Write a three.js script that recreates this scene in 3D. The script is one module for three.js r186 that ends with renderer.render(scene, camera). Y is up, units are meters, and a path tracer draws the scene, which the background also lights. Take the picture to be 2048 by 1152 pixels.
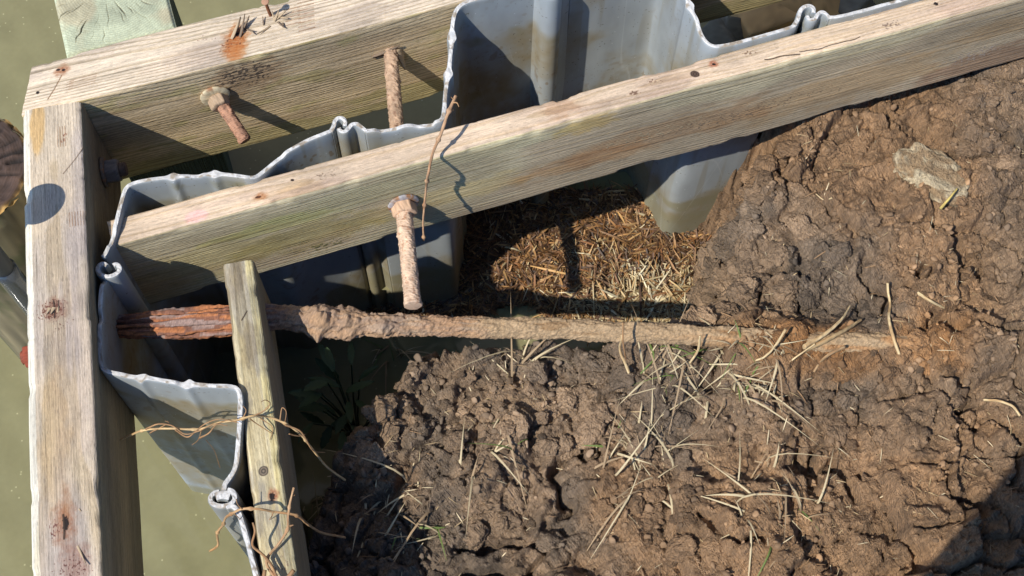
import * as THREE from 'three';
import { Sky } from 'three/addons/objects/Sky.js';
import { MarchingCubes } from 'three/addons/objects/MarchingCubes.js';
import { mergeGeometries, mergeVertices } from 'three/addons/utils/BufferGeometryUtils.js';
import { RoundedBoxGeometry } from 'three/addons/geometries/RoundedBoxGeometry.js';

// ------------------------------------------------------------------ camera, sky, sun, exposure
// y = 0 is the top of the outer timbers; the camera is held 1.3 m above them and looks steeply down
const scene = new THREE.Scene();
const F = 2507, CW = 2048, CH = 1152, CAMY = 1.3;
const RIGHT = new THREE.Vector3(0.999963, 0.00860232, 0), UP = new THREE.Vector3(-0.00377413, 0.4387181, -0.89861682), FWD = new THREE.Vector3(0.00773019, -0.89858357, -0.43873434);
const camera = new THREE.PerspectiveCamera(2 * Math.atan(CH / 2 / F) * 180 / Math.PI, CW / CH, 0.02, 500);
camera.position.set(0, CAMY, 0); camera.up.copy(UP); camera.lookAt(camera.position.clone().add(FWD));
const LIGHT = new THREE.Vector3(0.44196, -0.78908, -0.42674);       // the way the sunlight travels
const sky = new Sky(); sky.name = 'sky'; sky.scale.setScalar(400); sky.userData.kind = 'structure';
sky.material.uniforms.sunPosition.value.copy(LIGHT).negate();
sky.material.uniforms.turbidity.value = 5; sky.material.uniforms.rayleigh.value = 0.7; sky.material.uniforms.mieCoefficient.value = 0.004;
scene.add(sky); scene.environmentIntensity = 0.17;
const sun = new THREE.DirectionalLight(new THREE.Color(1, 0.95, 0.86), 4.2);
sun.name = 'sun'; sun.position.copy(LIGHT).multiplyScalar(-8); sun.target.position.set(0, -0.2, -0.8); sun.castShadow = true;
sun.position.add(sun.target.position);
sun.shadow.mapSize.set(4096, 4096); Object.assign(sun.shadow.camera, { left: -2.5, right: 2.5, top: 2.5, bottom: -2.5, near: 0.5, far: 20 });
scene.add(sun, sun.target);
const renderer = new THREE.WebGLRenderer({ antialias: true });
renderer.toneMapping = THREE.LinearToneMapping; renderer.toneMappingExposure = 1.2; renderer.shadowMap.enabled = true;

// ------------------------------------------------------------------ helpers
const V = (x, y, z) => new THREE.Vector3(x, y, z);
function ray(px, py) { return RIGHT.clone().multiplyScalar((px - CW / 2) / F).addScaledVector(UP, -(py - CH / 2) / F).add(FWD); }
function U(px, py, y) { const r = ray(px, py), t = (y - CAMY) / r.y; return V(r.x * t, y, r.z * t); }             // the point at height y seen at that pixel
function UF(px, py, Q, n) { const r = ray(px, py), t = (n.dot(Q) - n.y * CAMY) / n.dot(r); return r.multiplyScalar(t).add(V(0, CAMY, 0)); }  // the same on an upright face
let seed = 7; const rnd = () => { seed = (seed * 1664525 + 1013904223) >>> 0; return seed / 4294967296; };
const rr = (a, b) => a + (b - a) * rnd(), clamp = (x, a = 0, b = 1) => Math.min(b, Math.max(a, x)), mix = (a, b, t) => a + (b - a) * t;
const ss = (a, b, x) => { const t = clamp((x - a) / (b - a)); return t * t * (3 - 2 * t); };
function hash(x, y, z) { let h = Math.imul(x, 374761393) ^ Math.imul(y, 668265263) ^ Math.imul(z, 2147483647 - 61); h = Math.imul(h ^ (h >>> 13), 1274126177); h ^= h >>> 16; return (h >>> 0) / 4294967296; }
function n2(x, y, s = 0) {
  const i = Math.floor(x), j = Math.floor(y); let u = x - i, v = y - j; u = u * u * (3 - 2 * u); v = v * v * (3 - 2 * v);
  const a = hash(i, j, s), b = hash(i + 1, j, s), c = hash(i, j + 1, s), d = hash(i + 1, j + 1, s);
  return a + (b - a) * u + (c - a) * v + (a - b - c + d) * u * v;
}
function n3(x, y, z, s = 0) { const k = Math.floor(z), w = z - k, t = w * w * (3 - 2 * w); return mix(n2(x, y, k * 7 + s), n2(x, y, k * 7 + 7 + s), t); }
function fbm(x, y, o = 4, s = 0) { let a = 0, w = 0.5, t = 0; for (let i = 0; i < o; i++) { a += w * n2(x, y, s + i * 17); t += w; x = x * 2.03 + 11.3; y = y * 2.03 + 5.7; w *= 0.5; } return a / t; }
function fbm3(x, y, z, o = 3, s = 0) { let a = 0, w = 0.5, t = 0; for (let i = 0; i < o; i++) { a += w * n3(x, y, z, s + i * 31); t += w; x = x * 2.03 + 3.1; y = y * 2.03 + 1.7; z = z * 2.03 + 4.4; w *= 0.5; } return a / t; }
function worley(x, y, s = 0) {   // nearest, second nearest, id
  const i = Math.floor(x), j = Math.floor(y); let a = 9, b = 9, id = 0;
  for (let m = -1; m < 2; m++) for (let k = -1; k < 2; k++) {
    const X = i + m, Y = j + k, dx = X + 0.1 + 0.8 * hash(X, Y, s) - x, dy = Y + 0.1 + 0.8 * hash(X, Y, s + 1) - y, d = Math.hypot(dx, dy);
    if (d < a) { b = a; a = d; id = hash(X, Y, s + 2); } else if (d < b) b = d;
  }
  return [a, b, id];
}
const lin = (c) => { c /= 255; return c <= 0.04045 ? c / 12.92 : ((c + 0.055) / 1.055) ** 2.4; };
const used = {};
const numbered = (n) => { used[n] = (used[n] ?? -1) + 1; return used[n] ? n + '_' + String(used[n]).padStart(3, '0') : n; };
function tag(o, label, category, group, kind) { o.userData.label = label; if (category) o.userData.category = category; if (group) o.userData.group = group; if (kind) o.userData.kind = kind; return o; }
function mesh(name, geo, mat, parent) { const m = new THREE.Mesh(geo, mat); m.name = parent ? name : numbered(name); m.castShadow = m.receiveShadow = true; (parent || scene).add(m); return m; }
function thing(name, label, category, pos, group) { const g = new THREE.Group(); g.name = numbered(name); if (pos) g.position.copy(pos); scene.add(g); return tag(g, label, category, group); }
function geom(pos, idx, uv, col) {
  const g = new THREE.BufferGeometry(); g.setAttribute('position', new THREE.Float32BufferAttribute(pos, 3));
  if (uv) g.setAttribute('uv', new THREE.Float32BufferAttribute(uv, 2)); if (col) g.setAttribute('color', new THREE.Float32BufferAttribute(col, 3));
  g.setIndex(idx); g.computeVertexNormals(); return g;
}
function texture(w, h, fn, srgb = true, bump) {   // fn(x, y, out) fills r g b (0..255) and height (0..1)
  const data = new Uint8Array(w * h * 4), hd = bump ? new Uint8Array(w * h * 4) : null, o = [0, 0, 0, 0.5];
  for (let j = 0, k = 0; j < h; j++) for (let i = 0; i < w; i++, k += 4) {
    o[3] = 0.5; fn((i + 0.5) / w, (j + 0.5) / h, o);
    data[k] = clamp(o[0], 0, 255); data[k + 1] = clamp(o[1], 0, 255); data[k + 2] = clamp(o[2], 0, 255); data[k + 3] = 255;
    if (hd) { hd[k] = hd[k + 1] = hd[k + 2] = clamp(o[3] * 255, 0, 255); hd[k + 3] = 255; }
  }
  const mk = (d, c) => { const t = new THREE.DataTexture(d, w, h, THREE.RGBAFormat); t.magFilter = THREE.LinearFilter; t.minFilter = THREE.LinearFilter; t.wrapS = t.wrapT = THREE.RepeatWrapping; if (c) t.colorSpace = THREE.SRGBColorSpace; t.needsUpdate = true; return t; };
  return [mk(data, srgb), hd && mk(hd, false)];
}
const colMat = (rough = 0.9, extra = {}) => new THREE.MeshStandardMaterial({ vertexColors: true, roughness: rough, ...extra });

// a tube along a path (array of Vector3) with radius(s in 0..1, angle) and colour(s, angle, out) in sRGB 0..255
function tube(path, n, m, radius, colour, closedEnds = true) {
  const curve = path.length > 2 ? new THREE.CatmullRomCurve3(path, false, 'centripetal') : new THREE.LineCurve3(path[0], path[1]);
  const fr = { t: [], p: [] }; for (let i = 0; i <= n; i++) { fr.p.push(curve.getPointAt(i / n)); fr.t.push(curve.getTangentAt(i / n)); }
  let N = Math.abs(fr.t[0].y) < 0.9 ? V(0, 1, 0) : V(1, 0, 0); const pos = [], idx = [], col = [], c = [0, 0, 0];
  for (let i = 0; i <= n; i++) {
    N = N.clone().addScaledVector(fr.t[i], -N.dot(fr.t[i])).normalize(); const B = fr.t[i].clone().cross(N);
    for (let j = 0; j < m; j++) {
      const a = j / m * Math.PI * 2, r = radius(i / n, a), p = fr.p[i]; const ca = Math.cos(a) * r, sa = Math.sin(a) * r;
      pos.push(p.x + N.x * ca + B.x * sa, p.y + N.y * ca + B.y * sa, p.z + N.z * ca + B.z * sa);
      if (colour) { colour(i / n, a, c); col.push(lin(c[0]), lin(c[1]), lin(c[2])); }
      if (i < n) { const k = i * m + j, k2 = i * m + (j + 1) % m; idx.push(k, k2, k + m, k2, k2 + m, k + m); }
    }
  }
  if (closedEnds) for (const e of [0, n]) {
    const k = pos.length / 3, p = fr.p[e]; pos.push(p.x, p.y, p.z); if (colour) { colour(e / n, 0, c); col.push(lin(c[0]), lin(c[1]), lin(c[2])); }
    for (let j = 0; j < m; j++) { const x = e * m + j, y = e * m + (j + 1) % m; e ? idx.push(k, x, y) : idx.push(k, y, x); }
  }
  return geom(pos, idx, null, colour ? col : null);
}

// ------------------------------------------------------------------ directions of the two walls
const A = V(0.94832, 0, -0.31731).normalize(), NA = V(-A.z, 0, A.x);        // along the long wall; its landward normal
const B = V(0.18538, 0, 0.98267).normalize(), NB = V(B.z, 0, -B.x);         // along the return wall; its landward normal
const WATER = -0.475, PITW = -0.545;

// ------------------------------------------------------------------ timbers
// P0: start of the upper edge nearest the land; d: along; q: across towards the water; paint(s, v, face, x, y, o)
function timber(o) {
  const { P0, d, q, len, w, h } = o, r0 = o.r ?? 0.004, per = 2 * (w + h), sd = o.seed;
  const grp = thing(o.name, o.label, 'timber', P0.clone().add(V(0, -h, 0)), o.group);
  const vs = []; { // perimeter: up the landward face, over the top, down the far face, along the underside
    const corners = [0, h, h + w, 2 * h + w, per];
    for (let k = 0; k < 4; k++) { const a = corners[k], b = corners[k + 1], L = b - a; vs.push(a); for (const e of [0.0008, 0.0016, 0.0025, 0.0036, 0.005, 0.007]) vs.push(a + e); const m = Math.ceil((L - 0.014) / 0.007); for (let i = 1; i < m; i++) vs.push(a + 0.007 + (L - 0.014) * i / m); for (const e of [0.007, 0.005, 0.0036, 0.0025, 0.0016, 0.0008]) vs.push(b - e); }
    vs.push(per);
  }
  const rect = (v) => v < h ? [0, -h + v] : v < h + w ? [v - h, 0] : v < 2 * h + w ? [w, -(v - h - w)] : [w - (v - 2 * h - w), -h];
  const N = Math.ceil(len / 0.004), M = vs.length, pos = [], uv = [], idx = [];
  for (let i = 0; i <= N; i++) {
    const s = len * i / N, e = Math.min(s, len - s);
    for (let j = 0; j < M; j++) {
      let [x, y] = rect(vs[j]); const ck = (x < w / 2 ? 0 : 1) + (y > -h / 2 ? 0 : 2);
      let r = r0 * (0.55 + 0.9 * fbm(s * 14, ck * 9.7, 3, sd)) + r0 * 1.6 * ss(0.78, 0.9, n2(s * 24, ck * 5.1, sd + 4)) + r0 * 0.7 * ss(0.8, 0.9, n2(s * 90, ck * 7.7, sd + 6)); if (o.wane) r += o.wane(s, ck); r = Math.min(r, w * 0.45);
      const cx = clamp(x, r, w - r), cy = clamp(y, -h + r, -r), dx = x - cx, dy = y - cy, l = Math.hypot(dx, dy);
      if (l > 1e-7) { x = cx + dx / l * r; y = cy + dy / l * r; }
      const k = (fbm(s * 6, vs[j] * 9, 3, sd + 30) - 0.5) * 0.0022, X = (x - w / 2) / w, Y = (y + h / 2) / h; x += k * X * 2; y += k * Y * 2;
      const inS = e < 1e-6 ? 0.0012 * n2(vs[j] * 200, 3, sd) : 0, S = s + (s < len / 2 ? inS : -inS) + (o.skew ? o.skew * x * (s < len / 2 ? 1 : 0) * (1 - s / (len / 2)) : 0);
      pos.push(d.x * S + q.x * x, h + y, d.z * S + q.z * x); uv.push(i / N, vs[j] / per);
      if (i < N && j < M - 1) { const a = i * M + j; idx.push(a, a + M, a + 1, a + 1, a + M, a + M + 1); }
    }
  }
  const g = geom(pos, idx, uv); 
  const TW = Math.min(2048, Math.round(len * 1500)), TH = Math.min(1024, Math.round(per * 1500));
  const pith = o.pith || [w * 0.6, -h * 1.1], sp = o.ring || 0.0042;
  const [map, bump] = texture(TW, TH, (u, v, c) => {
    const s = u * len, p = v * per, [x, y] = rect(p), face = p < h ? 0 : p < h + w ? 1 : p < 2 * h + w ? 2 : 3;
    const across = face === 0 || face === 2 ? y : x;
    // growth rings cut by the faces, wandering along the length
    const wx = x - pith[0] + 0.012 * (n2(s * 3.1, 1, sd) - 0.5) + 0.004 * (n2(s * 11, 7, sd) - 0.5), wy = y - pith[1] + 0.02 * (n2(s * 2.3, 2, sd + 1) - 0.5) + (o.tilt || 0.01) * s;
    const rad = Math.hypot(wx, wy) + 0.0012 * n2(s * 22, across * 150, sd), ph = rad / sp + 4 * n2(rad * 45, s * 0.7, sd), fr = ph - Math.floor(ph);
    const late = ss(0.45, 0.92, fr) * (1 - ss(0.95, 1, fr));
    const fib = n2(s * 38, across * 1500, sd + 9), fib2 = n2(s * 14, across * 600, sd + 12), blot = fbm(s * 7, across * 22, 4, sd + 20), fine = hash((u * TW) | 0, (v * TH) | 0, sd);
    o.base(face, s, x, y, blot, c);
    const grit = n2(s * 260, across * 1300, sd + 15), pore = ss(0.74, 0.9, n2(s * 130, across * 1100, sd + 17)), lw = late * (0.45 + 1.1 * n2(s * 5, across * 40, sd + 18));
    const k = 1 - (o.late ?? 0.2) * lw + 0.13 * (fib - 0.5) + 0.12 * (fib2 - 0.5) + 0.07 * (fine - 0.5) + 0.13 * (grit - 0.5) - 0.07 * pore + 0.1 * (fbm(s * 40, across * 90, 3, sd + 19) - 0.5);
    const grey = (c[0] + c[1] + c[2]) / 3; for (let i = 0; i < 3; i++) c[i] = mix(c[i], grey, 0.14); c[0] *= k; c[1] *= k * (1 - 0.02 * late); c[2] *= k * (1 - 0.07 * late);
    c[3] = 0.58 + 0.2 * lw * (o.relief ?? 1) + 0.2 * (fib - 0.5) + 0.18 * (fib2 - 0.5) + 0.18 * (grit - 0.5) + 0.1 * (blot - 0.5) - 0.14 * pore;
    // fine drying checks along the grain
    const ck = n2(s * 9, across * 420, sd + 40); if (ck > 0.93) { const t = (ck - 0.93) / 0.07; c[3] -= 0.35 * t; c[0] *= 1 - 0.3 * t; c[1] *= 1 - 0.3 * t; c[2] *= 1 - 0.32 * t; }
    if (o.marks) for (const f of o.marks) if (f.face === face && Math.abs(s - f.s) < f.R && Math.abs(across - f.c) < f.R) f.fn(s - f.s, across - f.c, c, sd);
  }, true, true);
  const m = new THREE.MeshStandardMaterial({ map, bumpMap: bump, bumpScale: o.bump ?? 0.0015, roughness: 0.86 });
  mesh('beam', g, m, grp);
  // cut ends
  const endMat = new THREE.MeshStandardMaterial({ color: new THREE.Color(0.27, 0.21, 0.14), roughness: 0.9 });
  for (const e of [0, N]) { const ip = [], ii = [], b = e * M * 3; let mx = 0, my = 0, mz = 0; for (let j = 0; j < M; j++) { ip.push(pos[b + j * 3], pos[b + j * 3 + 1], pos[b + j * 3 + 2]); mx += ip[j * 3] / M; my += ip[j * 3 + 1] / M; mz += ip[j * 3 + 2] / M; } ip.push(mx, my, mz); for (let j = 0; j < M - 1; j++) e ? ii.push(M, j + 1, j) : ii.push(M, j, j + 1); mesh('cut_end', geom(ip, ii), endMat, grp); }
  return grp;
}
const faceA = (o, px, py) => { // pixel -> (s, across) on the landward face of a timber
  const n = o.q.clone().negate(), p = UF(px, py, o.P0, n).sub(o.P0); return [p.dot(o.d), p.y];
};
const topA = (o, px, py) => { const p = U(px, py, o.P0.y).sub(o.P0); return [p.dot(o.d), p.dot(o.q)]; };
const M_ = {  // things on and in the wood: stains, holes, knots, tool marks
  rust: (o, px, py, rx, ry, face = 1, strong = 0.8, col = [150, 84, 38]) => { const [s, c] = face ? topA(o, px, py) : faceA(o, px, py); return { face, s, c, R: Math.max(rx, ry) * 1.6, fn: (x, y, k, sd) => { const dd = Math.hypot(x / rx, y / ry) + 0.7 * (fbm(x * 110, y * 180, 3, sd + 3) - 0.5), t = strong * (1 - ss(0.35, 1.05, dd)) * (0.5 + 0.7 * n2(x * 500, y * 900, sd)); for (let i = 0; i < 3; i++) k[i] = mix(k[i], col[i], clamp(t)); } }; },
  hole: (o, px, py, rx, ry, face = 1) => { const [s, c] = face ? topA(o, px, py) : faceA(o, px, py); return { face, s, c, R: Math.max(rx, ry) * 2, fn: (x, y, k, sd) => { const dd = Math.hypot(x / rx, y / ry) + 0.5 * (n2(x * 700, y * 700, sd) - 0.5), t = 1 - ss(0.7, 1.05, dd); k[0] = mix(k[0], 30, t); k[1] = mix(k[1], 18, t); k[2] = mix(k[2], 12, t); k[3] -= t * 0.5; } }; },
  specks: (o, px, py, rx, ry, dens, col, face = 1, f = 420) => { const [s, c] = face ? topA(o, px, py) : faceA(o, px, py); return { face, s, c, R: Math.max(rx, ry) * 1.3, fn: (x, y, k, sd) => { const dd = Math.hypot(x / rx, y / ry), v = n2(x * f, y * f * 1.4, sd + 60) * 0.7 + 0.3 * n2(x * f * 2.6, y * f * 2.6, sd + 61); const t = ss(1 - dens * (1 - ss(0.1, 1.1, dd)), 1 - dens * (1 - ss(0.1, 1.1, dd)) + 0.12, v); for (let i = 0; i < 3; i++) k[i] = mix(k[i], col[i], t * 0.85); k[3] += 0.15 * t; } }; },
  ladder: (o, px, py, L, Wd, n, face = 1, along = false) => { const [s, c] = topA(o, px, py); return { face, s, c, R: Math.max(L, Wd), fn: (x, y, k, sd) => { if (Math.abs(x) > L / 2 || Math.abs(y) > Wd / 2) return; const a = along ? x / L : y / Wd, f = (a + 0.5) * n, fr = f - Math.floor(f), t = ss(0.55, 0.75, fr) * (1 - ss(0.85, 1, fr)) * (0.35 + 0.65 * n2(x * 260, y * 260, sd + 70)); k[0] = mix(k[0], 122, t * 0.7); k[1] = mix(k[1], 84, t * 0.7); k[2] = mix(k[2], 56, t * 0.7); k[3] -= 0.35 * t; } }; },
  knot: (o, px, py, rx, ry, face = 1, col = [96, 72, 56]) => { const [s, c] = face ? topA(o, px, py) : faceA(o, px, py); return { face, s, c, R: Math.max(rx, ry) * 1.5, fn: (x, y, k, sd) => { const dd = Math.hypot(x / rx, y / ry) + 0.25 * (n2(x * 240, y * 240, sd) - 0.5), t = 1 - ss(0.75, 1.02, dd), ring = 0.75 + 0.25 * Math.sin(dd * 14); for (let i = 0; i < 3; i++) k[i] = mix(k[i], col[i] * ring, t); k[3] -= 0.1 * t; } }; },
  split: (o, pts, wd, face = 1, dark = [52, 38, 26]) => { const q = pts.map((p) => face ? topA(o, ...p) : faceA(o, ...p)); const s = (q[0][0] + q.at(-1)[0]) / 2, c = (q[0][1] + q.at(-1)[1]) / 2, R = Math.hypot(q[0][0] - q.at(-1)[0], q[0][1] - q.at(-1)[1]) + 0.01; return { face, s, c, R, fn: (x, y, k, sd) => { let b = 9; const X = x + s, Y = y + c + 0.0012 * (n2(x * 60, 3, sd) - 0.5) * 2; for (let i = 0; i + 1 < q.length; i++) { const [x0, y0] = q[i], [x1, y1] = q[i + 1], dx = x1 - x0, dy = y1 - y0, t = clamp(((X - x0) * dx + (Y - y0) * dy) / (dx * dx + dy * dy)); b = Math.min(b, Math.hypot(X - x0 - dx * t, Y - y0 - dy * t)); } const t = 1 - ss(wd * 0.4, wd, b); for (let i = 0; i < 3; i++) k[i] = mix(k[i], dark[i], t * 0.85); k[3] -= 0.5 * t; } }; },
  patch: (o, px, py, rx, ry, col, face = 0, strong = 0.7, f = 60) => { const [s, c] = face ? topA(o, px, py) : faceA(o, px, py); return { face, s, c, R: Math.max(rx, ry) * 1.5, fn: (x, y, k, sd) => { const dd = Math.hypot(x / rx, y / ry) + 0.9 * (fbm(x * f, y * f * 2.4, 4, sd + 80) - 0.5), t = strong * (1 - ss(0.55, 1.0, dd)); for (let i = 0; i < 3; i++) k[i] = mix(k[i], k[i] / 150 * col[i], t); } }; },
};
const grainy = (s, y, f, sd) => fbm(s * f, y * f * 4, 4, sd);

const T = { name: 'outer_wale', seed: 11, P0: U(163, 201, 0), d: A, q: NA.clone().negate(), len: 1.9, skew: 0.34, w: 0.075, h: 0.192, r: 0.004, ring: 0.0048, pith: [0.09, 0.03], tilt: 0.012, late: 0.15,
  label: 'thick weathered outer timber with two rusty bolts sticking from its olive face', group: 'timbers bolted along the sheet pile wall' };
T.P0.addScaledVector(A, -0.075);
T.base = (f, s, x, y, b, c) => {
  if (f === 1) { const g = ss(0.45, 0.75, grainy(s, x, 9, 5)); c[0] = mix(212, 188, g); c[1] = mix(190, 167, g); c[2] = mix(160, 144, g); const k = 0.9 + 0.22 * b; c[0] *= k; c[1] *= k; c[2] *= k; }
  else { const g = ss(0.4, 0.7, grainy(s, y, 8, 6)), al = ss(0.5, 0.72, fbm(s * 24, y * 60, 4, 8) + 0.55 * ss(-0.13, -0.19, y) - 0.06); c[0] = mix(206, 188, g); c[1] = mix(178, 160, g); c[2] = mix(134, 118, g); const k = 0.86 + 0.3 * b; c[0] *= k; c[1] *= k; c[2] *= k; c[0] = mix(c[0], 160, al * 0.4); c[1] = mix(c[1], 150, al * 0.4); c[2] = mix(c[2], 76, al * 0.4); }
};
T.marks = [
  M_.rust(T, 460, 86, 0.022, 0.030, 1, 0.95, [158, 86, 34]), M_.rust(T, 470, 110, 0.016, 0.022, 1, 0.8, [176, 112, 60]), M_.hole(T, 461, 73, 0.0035, 0.003), M_.specks(T, 452, 90, 0.03, 0.03, 0.35, [96, 52, 28]),
  M_.rust(T, 97, 148, 0.013, 0.010, 1, 0.8, [140, 84, 52]), M_.hole(T, 100, 147, 0.0024, 0.002), M_.hole(T, 88, 147, 0.003, 0.0016), M_.split(T, [[100, 156], [95, 178], [88, 199]], 0.0009, 1, [120, 84, 54]), M_.hole(T, 60, 189, 0.0024, 0.0024),
  M_.ladder(T, 152, 168, 0.034, 0.016, 5), M_.ladder(T, 126, 175, 0.01, 0.014, 4), M_.ladder(T, 600, 36, 0.022, 0.05, 8), M_.ladder(T, 572, 38, 0.02, 0.03, 5),
  M_.specks(T, 395, 82, 0.025, 0.012, 0.3, [120, 80, 72]), M_.specks(T, 350, 128, 0.04, 0.02, 0.22, [150, 138, 130]),
  M_.patch(T, 360, 120, 0.06, 0.018, [148, 146, 146], 1, 0.6),
  M_.specks(T, 490, 150, 0.075, 0.045, 0.52, [92, 80, 66], 0, 330), M_.patch(T, 500, 150, 0.06, 0.04, [118, 108, 100], 0, 0.7, 90),
  M_.split(T, [[750, 115], [775, 106], [800, 100]], 0.0016, 0),
];
timber(T);

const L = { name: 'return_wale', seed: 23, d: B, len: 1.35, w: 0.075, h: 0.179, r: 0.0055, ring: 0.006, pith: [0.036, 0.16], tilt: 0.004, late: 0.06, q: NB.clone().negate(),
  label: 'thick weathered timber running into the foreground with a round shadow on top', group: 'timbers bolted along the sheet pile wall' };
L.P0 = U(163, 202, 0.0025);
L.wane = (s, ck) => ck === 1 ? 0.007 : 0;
L.base = (f, s, x, y, b, c) => { const g = ss(0.42, 0.7, grainy(s, f === 1 ? x : y, 7, 15)); if (f === 1) { c[0] = mix(192, 168, g); c[1] = mix(172, 152, g); c[2] = mix(144, 136, g); if (x > 0.064) { c[0] = 208; c[1] = 198; c[2] = 176; } } else if (f === 2) { c[0] = 208; c[1] = 198; c[2] = 176; } else { c[0] = mix(150, 128, g); c[1] = mix(130, 112, g); c[2] = mix(98, 84, g); } const k = 0.88 + 0.26 * b; c[0] *= k; c[1] *= k; c[2] *= k; };  // water-side edge and face coloured lighter: sunlight on that edge painted into the base
L.marks = [
  M_.rust(L, 108, 618, 0.018, 0.018, 1, 0.55, [112, 66, 46]), M_.specks(L, 104, 620, 0.026, 0.024, 0.6, [92, 50, 36], 1, 620), M_.specks(L, 125, 640, 0.05, 0.03, 0.3, [96, 66, 52], 1, 520), M_.hole(L, 105, 622, 0.0036, 0.0032), M_.split(L, [[108, 602], [109, 636]], 0.0012), M_.split(L, [[117, 602], [116, 622]], 0.001),
  M_.rust(L, 128, 1050, 0.03, 0.016, 1, 0.6, [128, 76, 48]), M_.rust(L, 133, 1010, 0.03, 0.008, 1, 0.5, [140, 96, 64]), M_.specks(L, 108, 1058, 0.02, 0.012, 0.45, [90, 48, 40], 1, 520), M_.hole(L, 131, 1048, 0.0085, 0.0034), M_.split(L, [[128, 1030], [128, 1078]], 0.0014),
  M_.rust(L, 150, 1128, 0.03, 0.02, 1, 0.4, [120, 70, 54]), M_.specks(L, 145, 1140, 0.03, 0.035, 0.4, [84, 50, 42], 1, 520),
  M_.split(L, [[126, 348], [150, 318], [170, 292]], 0.0008, 1, [120, 100, 82]), M_.patch(L, 130, 500, 0.12, 0.03, [142, 142, 146], 1, 0.6, 40), M_.patch(L, 150, 760, 0.14, 0.03, [140, 138, 142], 1, 0.6, 40), M_.patch(L, 110, 900, 0.1, 0.02, [150, 142, 128], 1, 0.6, 40), M_.patch(L, 75, 250, 0.06, 0.012, [156, 136, 96], 1, 0.7, 40),
  M_.ladder(L, 124, 273, 0.03, 0.012, 4), M_.specks(L, 128, 275, 0.014, 0.009, 0.5, [130, 84, 62]), M_.ladder(L, 160, 436, 0.02, 0.026, 8),
];
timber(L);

const IY = -0.0303;
const I = { name: 'inner_wale', seed: 37, P0: U(224, 494, IY), len: 1.75, w: 0.039, h: 0.166, r: 0.0045, ring: 0.0052, pith: [0.02, 0.02], tilt: 0.016, late: 0.055, bump: 0.0013,
  label: 'long slender inner timber with one big washered bolt and a pink mark on top', group: 'timbers bolted along the sheet pile wall' };
I.d = U(2025, 0, IY).sub(I.P0).normalize(); I.q = V(I.d.z, 0, -I.d.x); const NI = I.q.clone().negate();
I.wane = (s, ck) => ck === 0 ? 0.011 * ss(0.5, 0.54, s) * (1 - ss(0.66, 0.72, s)) * n2(s * 60, 2, 5) + 0.004 * ss(0.15, 0.4, s) * n2(s * 8, 1, 6) : 0;
I.base = (f, s, x, y, b, c) => {
  if (f === 1) { const g = ss(0.45, 0.72, grainy(s, x, 8, 25)); c[0] = mix(208, 188, g); c[1] = mix(180, 158, g); c[2] = mix(148, 132, g); }
  else { const g = ss(0.42, 0.62, grainy(s, y, 5, 26)), br = ss(0.44, 0.62, fbm(s * 5, y * 16, 4, 28) + 0.6 * ss(0.5, 0.95, s) * ss(-0.03, -0.11, y) - 0.2 * (1 - ss(0.2, 0.6, s)));
    c[0] = mix(206, 192, g); c[1] = mix(189, 174, g); c[2] = mix(148, 134, g); c[0] = mix(c[0], 182, br * 0.7); c[1] = mix(c[1], 157, br * 0.7); c[2] = mix(c[2], 124, br * 0.7); }
  const k = 0.86 + 0.28 * b; c[0] *= k; c[1] *= k; c[2] *= k;
};
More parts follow.
